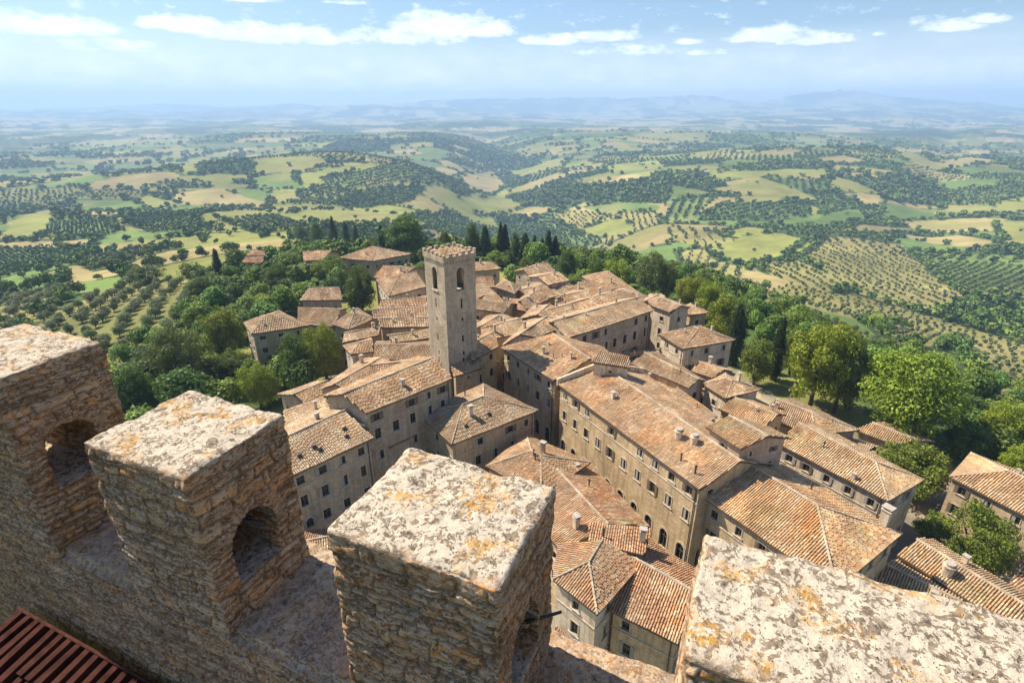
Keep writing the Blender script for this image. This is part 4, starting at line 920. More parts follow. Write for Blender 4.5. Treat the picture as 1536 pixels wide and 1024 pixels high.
# ------------------------------------------------------------ bell tower
def bell_tower():
    zb, zt = 0.0, 31.2
    A = np.array(at(639, 536, 13)); B = np.array(at(674, 558, 13)); C = np.array(at(718, 544, 13)); D = A + C - B
    side1 = B - A; side2 = C - B
    u = side1 / np.linalg.norm(side1); v = side2 - (side2 @ u) * u; v /= np.linalg.norm(v)
    w = 5.3; q = [B - u * w, B, B + v * w, B + v * w - u * w]
    cx = sum(q) / 4
    root = empty('bell_tower', (cx[0], cx[1], 0), 'tall square medieval bell tower of grey stone with battlements, rising above all the roofs', 'tower')
    O = np.array([cx[0], cx[1], 0.0]); q = [p - O[:2] for p in q]
    mb = MB(); openings = []
    for i in range(4):
        a, b = q[i], q[(i + 1) % 4]
        holes = [(w * .385, w * .615, 25.4, 28.8, True)]
        for z, s0, hh in ((22.6, .46, 1.5), (20.6, .47, .5), (17.3, .46, 1.0), (15.0, .47, .7), (13.3, .45, 1.3)):
            sh = .02 * (i % 2)
            holes.append((w * (s0 + sh), w * (s0 + sh) + (.34 if i % 2 else .30), z, z + hh, False))
        # widen spandrels by one face per side
        wall_face(mb, a, b, -1, 29.9, holes)
        openings.append((a, b, holes))
    link('shaft', mb.mesh('shaft', M['tower']), root)
    # dark room behind the belfry arches: floor and back walls, open to the air
    rm = MB(); rm.box((0, 0, 24.6), (w - .5, w - .5, .3), 0, Matrix.Rotation(math.atan2(u[1], u[0]), 3, 'Z')); link('belfry_floor', rm.mesh('belfry_floor', M['tower']), root)
    for a, b, holes in openings:
        d = b - a; L = np.linalg.norm(d); e = d / L; an = math.atan2(e[1], e[0])
        for h0, h1, z0, z1, arch in holes[1:]:
            p = a + e * (h0 + h1) / 2; pm = MB(); pm.poly([(-(h1 - h0) / 2, .2, 0), ((h1 - h0) / 2, .2, 0), ((h1 - h0) / 2, .2, z1 - z0), (-(h1 - h0) / 2, .2, z1 - z0)])
            link('window_slit', pm.mesh('window_slit', M['glass']), root, (p[0], p[1], z0), an)
        for h0, h1, z0, z1, arch in holes[:1]:   # arch surround
            p = a + e * (h0 + h1) / 2; r = (h1 - h0) / 2; m = MB()
            for k in range(9):
                a0, a1 = math.pi * k / 9, math.pi * (k + 1) / 9
                Q = [(math.cos(t) * s, -.04, z1 - z0 - r + math.sin(t) * s) for s in (r, r + .3) for t in (a0, a1)]
                m.poly([Q[0], Q[1], Q[3], Q[2]]); m.poly([Q[3], Q[2], (Q[2][0], .02, Q[2][2]), (Q[3][0], .02, Q[3][2])][::-1])
            sm = MB(); sm.box((0, -.06, -.1), (2 * r + .4, .2, .2)); link('sill', sm.mesh('sill', M['surround']), root, (p[0], p[1], z0), an); link('arch_surround', m.mesh('arch_surround', M['surround']), root, (p[0], p[1], z0), an)
    # corbel table, parapet and merlons
    cm = MB(); ov = .12
    an = math.atan2(u[1], u[0]); rt = Matrix.Rotation(an, 3, 'Z')
    k = 11
    for i in range(4):
        a, b = q[i], q[(i + 1) % 4]; d = (b - a) / np.linalg.norm(b - a); n = np.array([d[1], -d[0]])
        for j in range(k):
            p = a + d * w * (j + .5) / k + n * .03; cm.box((p[0], p[1], 29.68), (.20, .20, .36), 0, Matrix.Rotation(math.atan2(d[1], d[0]), 3, 'Z'))
        p = (a + b) / 2 + n * (ov - .17); cm.box((p[0], p[1], 30.22), (w + ov * 2 - (.72 if i % 2 else 0), .36, .7), 0, Matrix.Rotation(math.atan2(d[1], d[0]), 3, 'Z'))
    link('parapet', cm.mesh('parapet', M['tower']), root)
    for i in range(4):
        a, b = q[i], q[(i + 1) % 4]; d = (b - a) / np.linalg.norm(b - a); n = np.array([d[1], -d[0]])
        for j in range(5):
            f = j / 5.0; p = a + d * (w * f) + n * (ov - .17) + d * .05
            if j == 0: p = p - d * .0 + n * 0
            mm = MB(); hh = .26 + .34 * rnd.random(); ww_ = .42 + .22 * rnd.random(); mm.box((0, 0, hh / 2), (ww_, .33, hh)); mm.box((0, 0, hh + .03), (ww_ + .05, .37, .06))
            link('merlon', mm.mesh('merlon', M['tower']), root, (p[0], p[1], 30.56), math.atan2(d[1], d[0]))
    T_ = Tiles(); E = [np.array([*(p * .93), 30.35]) for p in q]; ap = np.array([0, 0, 31.15]); g_ = np.random.default_rng(3)
    for i in range(4): roof_face(T_, [E[i], E[(i + 1) % 4], ap], E[i], E[(i + 1) % 4], .33, .6, PAL['tan'], g_)
    link('roof', tiles_mesh(T_, 'roof', []), root)
bell_tower()
# ------------------------------------------------------------ trees far and near
def crown_cards(n, size, seed, lobes=9, flat=.8, spread=.55, shell=(.7, 1.0), taper=0.0, up=.25):
    """unit crown: leaf clumps on a heap of lobes; returns verts (n*4,3), quads, shade"""
    g = np.random.default_rng(seed)
    L = g.normal(size=(lobes, 3)); L /= np.linalg.norm(L, axis=1)[:, None]
    L *= (spread * g.random((lobes, 1)) ** .35); L[:, 2] = L[:, 2] * flat
    lr = g.uniform(.34, .58, lobes)
    k = g.integers(0, lobes, n); d = g.normal(size=(n, 3)); d[:, 2] = d[:, 2] + up; d /= np.linalg.norm(d, axis=1)[:, None]
    c = L[k] + d * (lr[k] * g.uniform(*shell, n))[:, None]
    if taper: c[:, :2] *= (1 - taper * np.clip((c[:, 2] + 1) / 2, 0, 1))[:, None]
    nr = d + g.normal(size=(n, 3)) * .42; nr /= np.linalg.norm(nr, axis=1)[:, None]
    a = np.cross(nr, g.normal(size=(n, 3))); a /= np.linalg.norm(a, axis=1)[:, None]; b = np.cross(nr, a)
    s = size * g.uniform(.6, 1.3, (n, 1))
    V = np.stack([c - a * s - b * s * .6, c + a * s * .7 - b * s, c + a * s + b * s * .7, c - a * s * .6 + b * s], 1)
    shade = g.uniform(.7, 1.3, n) * (1 + .25 * (g.random(lobes)[k] - .5))
    return V.reshape(-1, 3), np.arange(n * 4).reshape(-1, 4), np.repeat(shade, 4)
P_near = [crown_cards(270, .125, s) for s in range(6)]
P_mid = [crown_cards(56, .28, 20 + s) for s in range(6)]
P_far = [crown_cards(22, .42, 40 + s, 5) for s in range(6)]
# candidate points
def jgrid(x0, x1, y0, y1, s, seed):
    g = np.random.default_rng(seed)
    gx, gy = np.meshgrid(np.arange(x0, x1, s), np.arange(y0, y1, s)); gx = gx.ravel(); gy = gy.ravel()
    return gx + g.uniform(-.45, .45, len(gx)) * s, gy + g.uniform(-.45, .45, len(gy)) * s
pts = []   # x, y, kind(0 wood 1 olive 2 vine), radius, height
for (r0, r1, s, rad) in ((0, 520, 5.6, 3.2), (520, 1100, 7.0, 3.9), (1100, 2000, 10.0, 5.4), (2000, 3300, 15, 8.0)):
    x, y = jgrid(-r1, r1, 5, r1, s, int(s * 10)); rr = np.hypot(x, y); a = np.degrees(np.arctan2(x, y))
    m = (rr >= r0) & (rr < r1) & (np.abs(a) < 53); x, y, rr = x[m], y[m], rr[m]
    t = landcover(x, y)[0]; g = np.random.default_rng(int(r1))
    keep = (t == WOOD) & (g.random(len(x)) < .96) | (t == HEDGE) & (g.random(len(x)) < .85) | np.isin(t, [TAN, YEL, GRN]) & (g.random(len(x)) < .007)
    x, y = x[keep], y[keep]; q = rad * g.uniform(.62, 1.22, len(x))
    big = g.random(len(x)) < .10; q = np.where(big, q * 1.3, q)
    pts.append(np.stack([x, y, np.zeros(len(x)), q, q * g.uniform(.8, 1.15, len(x)) * (1 if r0 < 500 else .8)], 1))
# rows of olives and vines, turned to each field's own direction
def rows(angle, sx, sy, m_r, kindtypes, kind, rad, fidsel, r0=0):
    x, y = None, None
    gx, gy = np.meshgrid(np.arange(-m_r, m_r, sx), np.arange(-m_r, m_r, sy)); gx = gx.ravel(); gy = gy.ravel()
    g = np.random.default_rng(int(angle * 100) + 3)
    gx = gx + g.normal(0, .10, len(gx)) * sx; gy = gy + g.normal(0, .05, len(gy)) * sy
    c, s_ = math.cos(angle), math.sin(angle); x = gx * c - gy * s_; y = gx * s_ + gy * c
    rr = np.hypot(x, y); a = np.degrees(np.arctan2(x, y)); m = (rr < m_r) & (rr > r0) & (np.abs(a) < 53) & (y > 20)
    x, y = x[m], y[m]
    t, an, _, fi, _ = landcover(x, y)
    k = np.isin(t, kindtypes) & (np.abs(((an - angle) + math.pi / 2) % math.pi - math.pi / 2) < R(7.6)) & (g.random(len(x)) < .93)
    x, y = x[k], y[k]
    return np.stack([x, y, np.full(len(x), kind), rad * g.uniform(.75, 1.2, len(x)), rad * g.uniform(.8, 1.1, len(x))], 1)
for q in range(12):
    a = R(q * 15 + 7)
    q_ = rows(a, 7.0, 4.8, 760, [OLT], 1, 2.0, None); pts.append(q_[q_[:, 0] < 0])
    q_ = rows(a, 11.5, 5.2, 760, [OLT], 1, 1.5, None); pts.append(q_[q_[:, 0] >= 0])

    pts.append(rows(a, 15, 9, 1900, [OLT], 1, 2.5, None, 760))
    pts.append(rows(a, 3.4, 7.0, 760, [VIN, DRK], 2, 1.55, None))
    pts.append(rows(a, 7.5, 14, 1800, [VIN, DRK], 2, 3.2, None, 760))
P = np.concatenate(pts)
P = P[~((poly_sd(HILL, P[:, 0], P[:, 1]) < -4) & ((P[:, 0] > -27) & (P[:, 1] < 122) | (P[:, 2] > 0)))]
for hq in HQ:
    m = poly_sd(np.array(hq), P[:, 0], P[:, 1]) < 1.0 + .55 * P[:, 3]; P = P[~m]
PZ = hgt(P[:, 0], P[:, 1])
def tree_base_color(kind, g, n):
    wood = np.array([(.09, .15, .030), (.12, .18, .032), (.07, .12, .030), (.17, .22, .036), (.12, .16, .044)])
    if kind == 0: c = wood[g.integers(0, len(wood), n)]
    elif kind == 1: c = np.array([(.125, .16, .062), (.115, .15, .055), (.14, .165, .08)])[g.integers(0, 3, n)]
    else: c = np.array([(.09, .14, .035), (.075, .12, .03)])[g.integers(0, 2, n)]
    return c * g.uniform(.8, 1.25, (n, 1))
dist = np.hypot(P[:, 0], P[:, 1])
def in_frame(x, y, z):
    d = y * CP - (z - EYE) * SP; u = 768 + F * x / d; v = 512 - F * (y * SP + (z - EYE) * CP) / d
    return (u > -40) & (u < 1576) & (v < 1060) & (d > 0)
vis = in_frame(P[:, 0], P[:, 1], PZ)
single = np.zeros(len(P), bool)
for kind, cnt in ((0, 300), (1, 300)):
    idx = np.where((P[:, 2] == kind) & vis & (dist > 60))[0]
    idx = idx[np.argsort(dist[idx] / P[idx, 3])][:cnt]; single[idx] = True
# ---- everything else: one mass per kind
def merge(sel, protos, g, kind):
    V, Q, C = [], [], []; off = 0
    s_ = np.where(sel)[0]; pk = g.integers(0, len(protos), len(s_))
    for k, (pv, pq, ps) in enumerate(protos):
        ii = s_[pk == k]
        if not len(ii): continue
        a = g.uniform(0, 6.283, len(ii)); c, s = np.cos(a), np.sin(a)
        r = P[ii, 3]; h = P[ii, 4]
        vx = (pv[None, :, 0] * c[:, None] - pv[None, :, 1] * s[:, None]) * r[:, None] + P[ii, 0][:, None]
        vy = (pv[None, :, 0] * s[:, None] + pv[None, :, 1] * c[:, None]) * r[:, None] + P[ii, 1][:, None]
        vz = (pv[None, :, 2] + .8) * h[:, None] + PZ[ii][:, None] + .12 * h[:, None]
        V.append(np.stack([vx, vy, vz], -1).reshape(-1, 3))
        Q.append((pq[None] + (np.arange(len(ii)) * len(pv))[:, None, None]).reshape(-1, 4) + off); off += len(ii) * len(pv)
        cc = tree_base_color(kind, g, len(ii)); C.append((cc[:, None, :] * ps[None, :, None]).reshape(-1, 3))
    if not V: return None
    return np.concatenate(V), np.concatenate(Q), np.concatenate(C)
def mass(name, label, kind):
    g = np.random.default_rng(900 + kind); Vs, Qs, Cs = [], [], []; off = 0
    base = (P[:, 2] == kind) & ~single & in_frame(P[:, 0] * .93, P[:, 1], PZ)
    for lo, hi, pr_ in ((0, 430, P_near), (430, 1000, P_mid), (1000, 1e5, P_far)):
        if kind == 2 and hi == 430: pr_ = P_mid
        if kind: pr_ = P_mid if hi == 430 else P_far
        q = merge(base & (dist >= lo) & (dist < hi), pr_, g, kind)
        if q: Vs.append(q[0]); Qs.append(q[1] + off); Cs.append(q[2]); off += len(q[0])
    o = link(name, np_mesh(name, np.concatenate(Vs), np.concatenate(Qs), M['far'], np.concatenate(Cs)))
    tag(o, label, None, None, 'stuff'); return o
mass('woodland', 'dark green woods and hedgerows spreading over the valley beyond the town', 0)
mass('olive_groves', 'small grey green olive trees planted in rows on the valley fields', 1)
mass('vineyards', 'low green vine rows striping the valley fields', 2)

# ---- individual small trees (shared meshes, crown and trunk in one mesh)
def small_tree_mesh(name, kind, seed):
    g = np.random.default_rng(seed)
    n = 2000 if kind == 0 else 900
    v, q, s = crown_cards(n, .052 if kind == 0 else .066, seed, 16)
    v = v.copy(); v[:, 2] = (v[:, 2] + .8) + .12
    base = np.array({0: [(.11, .18, .028), (.15, .22, .030), (.075, .125, .026), (.17, .22, .034)], 1: [(.11, .14, .06), (.13, .15, .075)]}[kind][seed % (4 if kind == 0 else 2)])
    c = base[None] * s[:, None]
    b = MB(); b.tube((0, 0, -.25), (0, 0, .75), .09, .05, 6, 0, False)
    return np_mesh('crown', v, q, M['leaf'], c), b.mesh('trunk', M['bark'], True)
SM = {0: [small_tree_mesh('woodland_tree', 0, 300 + s) for s in range(6)], 1: [small_tree_mesh('olive_tree', 1, 340 + s) for s in range(4)]}
g = np.random.default_rng(5)
for ii in np.where(single)[0]:
    kind = int(P[ii, 2]); me = SM[kind][int(g.integers(0, len(SM[kind])))]
    x, y = P[ii, 0], P[ii, 1]
    o = empty('woodland_tree' if kind == 0 else 'olive_tree', (x, y, PZ[ii]), rz=g.uniform(0, 6.28))
    r, h = P[ii, 3], P[ii, 4]
    for nm, m_ in zip(('crown', 'trunk'), me): link(nm, m_, o).scale = (r, r, h)
    if kind == 1:
        lab = ('small round olive tree standing in the rows left of the town', 'olive trees on the left slope') if x < 0 else ('small round olive tree standing in the rows right of the town', 'olive trees on the right slope')
    else:
        if x < -20: lab = ('bushy green woodland tree on the slope left of the town', 'woodland trees left of the town')
        elif x < 45 and y > 150: lab = ('bushy green woodland tree in the belt beyond the town', 'woodland trees beyond the town')
        else: lab = ('bushy green woodland tree on the slope right of the town', 'woodland trees right of the town')
    tag(o, lab[0], 'tree', lab[1])

# ---- large trees near the town, each with trunk, limbs and thousands of leaves
def hero_mesh(seed, shape='round', n=9000, tone=(.11, .16, .025), dark=(.04, .075, .015), leaf=.035):
    """unit crown radius 1, height: base 0 .. top ~2"""
    g = np.random.default_rng(seed)
    ncl = {'round': 95, 'tall': 95, 'cypress': 60, 'wide': 120}[shape]
    # clump centres
    C = g.normal(size=(ncl, 3)); C /= np.linalg.norm(C, axis=1)[:, None]; rr = g.random((ncl, 1)) ** .28 * .80
    C = C * rr; crs = g.uniform(.16, .30, ncl)
    if shape == 'cypress':
        h = g.random(ncl) ** .8; a = g.uniform(0, 6.28, ncl); w = .72 * np.sin(np.clip(h * .93 + .10, 0, 1) * math.pi) ** .7 * (1 - h * .42)
        q = np.sqrt(g.random(ncl)) * .55
        C = np.stack([np.cos(a) * w * q, np.sin(a) * w * q, h * 2 - 1], 1); crs = w * .55 + .10
    else:
        C[:, 2] = np.where(C[:, 2] < 0, C[:, 2] * 1.0, C[:, 2]); C[:, :2] *= np.where(C[:, 2:3] < -.3, 1.12, 1.0)
        f = 1 + .22 * noise3(C[:, 0] * 1.7 + seed, C[:, 1] * 1.7, C[:, 2] * 1.7, seed); C *= f[:, None]
    k = g.choice(ncl, n, p=crs ** 2 / (crs ** 2).sum())
    d = g.normal(size=(n, 3)); d[:, 2] += .35; d /= np.linalg.norm(d, axis=1)[:, None]
    c = C[k] + d * (crs[k] * g.uniform(.55, 1.05, n))[:, None] * np.array([1, 1, .8 if shape != 'cypress' else 1.0])
    nr = d + g.normal(size=(n, 3)) * .5; nr /= np.linalg.norm(nr, axis=1)[:, None]
    a = np.cross(nr, g.normal(size=(n, 3))); a /= np.linalg.norm(a, axis=1)[:, None]; b = np.cross(nr, a)
    s = leaf * g.uniform(.6, 1.35, (n, 1))
    V = np.stack([c - a * s, c + b * s * .55, c + a * s, c - b * s * .55], 1).reshape(-1, 3)
    cl = g.random(ncl)[k]; t = np.clip(.55 * cl + .45 * g.random(n), 0, 1)[:, None]
    col = np.array(dark)[None] * (1 - t) + np.array(tone)[None] * t
    V[:, 2] += 1.0
    crown = np_mesh('crown', V, np.arange(n * 4).reshape(-1, 4), M['leaf'], np.repeat(col, 4, 0))
    m = MB()
    if shape == 'cypress': m.tube((0, 0, -.12), (0, 0, 1.6), .06, .02, 7)
    else:
        m.tube((0, 0, -.3), (.02, 0, .45), .085, .065, 8)
        m.tube((.02, 0, .45), (.0, .03, 1.3), .065, .02, 7)
        for q in range(7):
            an = q * .9 + g.uniform(0, .4); z0 = g.uniform(.3, .7); e = g.uniform(.45, .7)
            p1 = (.35 * math.cos(an), .35 * math.sin(an), z0 + .35); p2 = (e * math.cos(an + .2), e * math.sin(an + .2), z0 + .7)
            m.tube((0.01, 0, z0), p1, .04, .026, 6); m.tube(p1, p2, .026, .009, 5)
    return crown, m.mesh('trunk', M['bark'], True)
LG = ((.34, .37, .030), (.12, .17, .016)); MG = ((.22, .27, .032), (.075, .12, .015)); DG = ((.11, .165, .026), (.04, .075, .013)); OG = ((.20, .23, .065), (.08, .11, .032)); YG = ((.29, .33, .028), (.09, .13, .014)); CG = ((.035, .06, .016), (.016, .032, .010))
HM = {
 'round_l': hero_mesh(1, 'round', 15000, *YG, .034), 'round_m': hero_mesh(2, 'round', 12000, *LG, .036), 'round_d': hero_mesh(3, 'round', 10000, *DG, .04),
 'wide_l': hero_mesh(4, 'wide', 22000, *YG, .030), 'tall_l': hero_mesh(5, 'tall', 14000, *LG, .036), 'tall_o': hero_mesh(6, 'tall', 12000, *OG, .036),
 'bush_m': hero_mesh(7, 'round', 9000, *MG, .042), 'cyp': hero_mesh(8, 'cypress', 7000, *CG, .055), 'cyp2': hero_mesh(9, 'cypress', 7000, *CG, .055), 'round_g': hero_mesh(10, 'round', 12000, *MG, .036)}
def tree(kind, bx, by, wpx, top, name, label, group=None, zb=None):
    """base seen at (bx, by), crown wpx wide, top seen at row top"""
    bx = 768 + (bx - 768) * (2411 - by) / (2411 - (by + top) / 2)     # the base below a crown centred at bx
    X, Y = march([(bx, by)])[0]; z = hgt1(X, Y)
    if zb is not None:
        z = zb; X, Y = at(bx, by, z)
    dd = project(X, Y, z)[2]
    r = wpx / 2 / F * dd
    h = 3.0
    for _ in range(24):
        yt = project(X, Y, z + h)[1]
        h *= 1.0 + max(-.3, min(.3, (yt - top) / 120.))
    h = max(1.2, min(h, 26)); cr, tk = HM[kind]
    e = empty(name, (X, Y, z), label, 'cypress' if 'cyp' in kind else 'tree', group, rnd.uniform(0, 6.28))
    cy = 'cyp' in kind; lift = 0.02 * h if cy else .035 * h
    c = link('crown', cr, e, (0, 0, lift)); c.scale = (r / 1.10 if not cy else r / .62, r / 1.10 if not cy else r / .62, (h - lift) / 1.97)
    t = link('trunk', tk, e, (0, 0, 0)); t.scale = (min(r, 5) * (1 if not cy else 1.5), min(r, 5) * (1 if not cy else 1.5), (h - lift) / 1.97)
    return e
T = [
 ('wide_l', 1372, 660, 168, 517, 'broadleaf_tree', 'huge round yellow green tree right of the town, broadest of all trees'),
 ('tall_l', 1232, 612, 108, 468, 'broadleaf_tree', 'tall light green tree with two rounded tops just left of the dull olive green tree'),
 ('tall_o', 1266, 618, 72, 500, 'broadleaf_tree', 'dull olive green tree squeezed between the tall light green tree and the huge round one'),
 ('cyp', 1281, 612, 20, 523, 'cypress_tree', 'dark narrow cypress pressed against the dull olive green tree'),
 ('cyp2', 1168, 570, 24, 479, 'cypress_tree', 'dark narrow cypress left of the tall light green tree with two tops'),
 ('bush_m', 1137, 578, 58, 506, 'broadleaf_tree', 'bushy dark green tree at the foot of the cypress behind the corner palazzo'),
 ('round_g', 1192, 560, 50, 488, 'broadleaf_tree', 'mid green tree half hidden behind the cypress left of the tall light green tree'),
 ('cyp', 1105, 548, 26, 454, 'cypress_tree', 'dark cypress rising right behind the corner of the hipped palazzo'),
 ('round_l', 1088, 520, 68, 432, 'broadleaf_tree', 'light green tree left of the cypress by the hipped palazzo'),
 ('tall_l', 1036, 475, 56, 407, 'broadleaf_tree', 'light green tree with rounded top behind the far right end houses'),
 ('tall_l', 1065, 490, 50, 416, 'broadleaf_tree', 'light green tree second in the trio beside the far right end houses'),
 ('tall_o', 980, 450, 62, 378, 'broadleaf_tree', 'wide feathery green tree in the row behind the far roofs'),
 ('tall_o', 1003, 455, 30, 392, 'broadleaf_tree', 'slim drooping green tree right of the wide feathery tree'),
 ('tall_l', 924, 440, 54, 385, 'broadleaf_tree', 'light green tree with two tops in the row behind the far roofs'),
 ('round_g', 892, 432, 34, 378, 'broadleaf_tree', 'bright green upright tree behind the far roofs, left of the two topped one'),
 ('round_g', 862, 445, 66, 411, 'broadleaf_tree', 'low spreading bright green tree next to the far square villa'),
 ('round_d', 852, 425, 36, 374, 'broadleaf_tree', 'dark green tree behind the low spreading tree by the square villa'),
 ('round_d', 606, 385, 76, 321, 'broadleaf_tree', 'very dark broad tree on the skyline of the hilltop left of the bell tower'),
 ('round_d', 540, 470, 56, 397, 'broadleaf_tree', 'dense dark green tree between the ruined house and the bell tower'),
 ('round_m', 484, 568, 62, 482, 'broadleaf_tree', 'bright green tree right of the dark one in front of the grey hillside house'),
 ('round_d', 441, 580, 62, 500, 'broadleaf_tree', 'dark green rounded tree in front of the grey hillside house'),
 ('round_l', 332, 538, 76, 454, 'broadleaf_tree', 'bright yellow green round tree left of the grey hillside house'),
 ('tall_o', 262, 590, 86, 487, 'broadleaf_tree', 'large loose olive green tree left of the bright yellow green one'),
 ('round_m', 386, 612, 62, 543, 'broadleaf_tree', 'bright green tree just above the second battlement block'),
 ('round_d', 200, 625, 70, 548, 'broadleaf_tree', 'dark green tree just right of the leftmost battlement block'),
 ('bush_m', 288, 602, 60, 564, 'broadleaf_tree', 'low green bushy tree above the second battlement block'),
 ('round_d', 330, 580, 54, 535, 'broadleaf_tree', 'dark bushy tree between the bright green and the bright yellow green trees'),
 ('bush_m', 352, 560, 44, 520, 'broadleaf_tree', 'dull green bushy tree at the left corner of the grey hillside house'),
 ('bush_m', 415, 560, 30, 528, 'broadleaf_tree', 'small dark tree against the wall of the grey hillside house'),
 ('round_g', 562, 400, 40, 376, 'broadleaf_tree', 'round green tree right in front of the long far villa'),
 ('round_g', 494, 425, 60, 380, 'broadleaf_tree', 'broad green tree between the two far villas'),
 ('round_d', 416, 440, 50, 395, 'broadleaf_tree', 'dark round tree in the wood left of the small stone houses'),
 ('round_m', 390, 470, 50, 440, 'broadleaf_tree', 'yellow green round tree behind the grey hillside house'),
 ('round_g', 423, 470, 36, 436, 'broadleaf_tree', 'small ball shaped green tree behind the grey hillside house'),
 ('round_g', 447, 470, 28, 446, 'broadleaf_tree', 'small green tree at the left of the ruined stone house'),
 ('round_d', 355, 405, 44, 372, 'broadleaf_tree', 'dark green tree left of the two small red roofed houses'),
 ('round_d', 383, 425, 44, 398, 'broadleaf_tree', 'dark tree in front of the two small red roofed houses'),
 ('round_d', 300, 450, 50, 415, 'broadleaf_tree', 'tall dark tree at the edge of the orchard on the left slope'),
 ('round_d', 218, 425, 60, 398, 'broadleaf_tree', 'dark tree clump standing above the orchard on the left slope'),
 ('bush_m', 1368, 745, 116, 664, 'broadleaf_tree', 'wide dark green tree behind the low long lean-to roof at the right'),
 ('round_g', 1466, 862, 112, 753, 'broadleaf_tree', 'bright green round tree in front of the house at the right edge'),
 ('bush_m', 1400, 815, 60, 768, 'broadleaf_tree', 'dark bush in the shade left of the tree by the right edge house'),
 ('round_m', 1506, 668, 76, 602, 'broadleaf_tree', 'green rounded tree at the right edge beyond the huge round tree'),
 ('round_m', 1530, 725, 60, 668, 'broadleaf_tree', 'bright green tree behind the house at the right edge'),
 ('round_d', 1452, 690, 80, 634, 'broadleaf_tree', 'dark shaded tree right behind the huge round tree'),
 ('bush_m', 1476, 660, 60, 625, 'broadleaf_tree', 'low yellow green bush right of the huge round tree'),
 ('bush_m', 1065, 630, 30, 594, 'garden_tree', 'little green courtyard tree among the roofs right of the long palazzo', None, 2),
 ('round_m', 1044, 606, 16, 592, 'garden_shrub', 'pale green shrub beside the courtyard tree among the roofs', None, 5),
 ('cyp', 728, 392, 17, 337, 'cypress_tree', 'tall cypress first right of the bell tower on the skyline'),
 ('round_d', 709, 390, 26, 333, 'broadleaf_tree', 'broad dark conifer just right of the bell tower top'),
 ('cyp2', 751, 394, 13, 335, 'cypress_tree', 'cypress on the skyline, left one of a tight pair right of the bell tower'),
 ('cyp', 758, 394, 13, 335, 'cypress_tree', 'cypress on the skyline, right one of a tight pair right of the bell tower'),
 ('round_d', 773, 392, 18, 348, 'broadleaf_tree', 'dark tree between two groups of cypresses on the skyline'),
 ('cyp', 788, 396, 17, 348, 'cypress_tree', 'cypress standing nearest and lowest of the skyline row, above the square villa'),
 ('cyp2', 802, 388, 11, 354, 'cypress_tree', 'short cypress in the row right of the one above the square villa'),
 ('cyp', 813, 388, 12, 357, 'cypress_tree', 'shortest cypress left of the tall one in the skyline row'),
 ('cyp2', 823, 392, 15, 346, 'cypress_tree', 'tallest cypress at the right end group of the skyline row'),
 ('cyp', 833, 392, 12, 353, 'cypress_tree', 'last cypress at the right end of the skyline row'),
 ('cyp', 572, 384, 10, 336, 'cypress_tree', 'slim cypress touching the very dark broad tree on the skyline'),
 ('cyp2', 500, 378, 14, 326, 'cypress_tree', 'cypress left of the far villas, tallest of the left skyline group'),
 ('cyp', 519, 378, 12, 331, 'cypress_tree', 'cypress right of the tallest one in the left skyline group'),
 ('cyp2', 534, 376, 12, 339, 'cypress_tree', 'lowest cypress of the left skyline group'),
 ('round_d', 475, 372, 26, 331, 'broadleaf_tree', 'dark tree left of the cypresses above the far villas'),
 ('round_d', 452, 365, 22, 338, 'broadleaf_tree', 'small dark tree on the left end of the hilltop skyline'),
 ('cyp', 326, 425, 14, 372, 'cypress_tree', 'lone cypress in the wood above the orchard on the left slope'),
 ('round_d', 668, 386, 24, 345, 'broadleaf_tree', 'dark tree directly behind the bell tower battlements'),
 ('round_g', 640, 398, 30, 366, 'broadleaf_tree', 'light green tree at the left side of the bell tower top'),
 ('round_g', 745, 402, 44, 378, 'broadleaf_tree', 'green tree right of the bell tower behind the small hipped house'),
 ('round_g', 790, 408, 30, 385, 'broadleaf_tree', 'small green tree behind the square villa'),
]
for t in T: tree(*t)
# ------------------------------------------------------------ battlement in the foreground
WROT = -math.atan2(.3957, .9184); UX = np.array([.9184, -.3957]); NX = np.array([.3957, .9184])
SC = 2.0; ZTOP = EYE - SC; ZSILL = EYE - 1.65 * SC
wallroot = empty('battlement_wall', (0, 0, 0), 'weathered rubble stone battlement wall with four big lichen covered merlons in the foreground', 'wall', None, WROT)
def dense(build, voxel):
    """boolean and voxel-remesh a rough solid into an even skin of small faces"""
    o = build(); rm = o.modifiers.new('r', 'REMESH'); rm.mode = 'VOXEL'; rm.voxel_size = voxel; rm.adaptivity = 0
    dg = bpy.context.evaluated_depsgraph_get(); dg.update(); ev = o.evaluated_get(dg); me = ev.to_mesh()
    V = np.empty(len(me.vertices) * 3, np.float32); me.vertices.foreach_get('co', V); V = V.reshape(-1, 3).astype(float)
    N = np.empty(len(me.vertices) * 3, np.float32); me.vertices.foreach_get('normal', N); N = N.reshape(-1, 3).astype(float)
    tot = np.empty(len(me.polygons), np.int32); me.polygons.foreach_get('loop_total', tot)
    li = np.empty(len(me.loops), np.int32); me.loops.foreach_get('vertex_index', li)
    st = np.concatenate([[0], np.cumsum(tot)[:-1]])
    Fs = [li[(st[tot == k][:, None] + np.arange(k))] for k in (3, 4) if (tot == k).any()]
    ev.to_mesh_clear(); tmp = [m.object for m in o.modifiers if m.type == 'BOOLEAN']
    for t in [o] + tmp:
        d = t.data; bpy.data.objects.remove(t, do_unlink=True); bpy.data.meshes.remove(d)
    return V, N, Fs
STONE = 1.20 * np.array([1.0, .71, .47]) * np.array([(.34, .24, .15), (.28, .185, .10), (.42, .32, .21), (.25, .18, .12), (.46, .38, .28), (.36, .22, .09), (.20, .14, .095), (.38, .30, .21), (.42, .24, .085), (.30, .25, .19)])
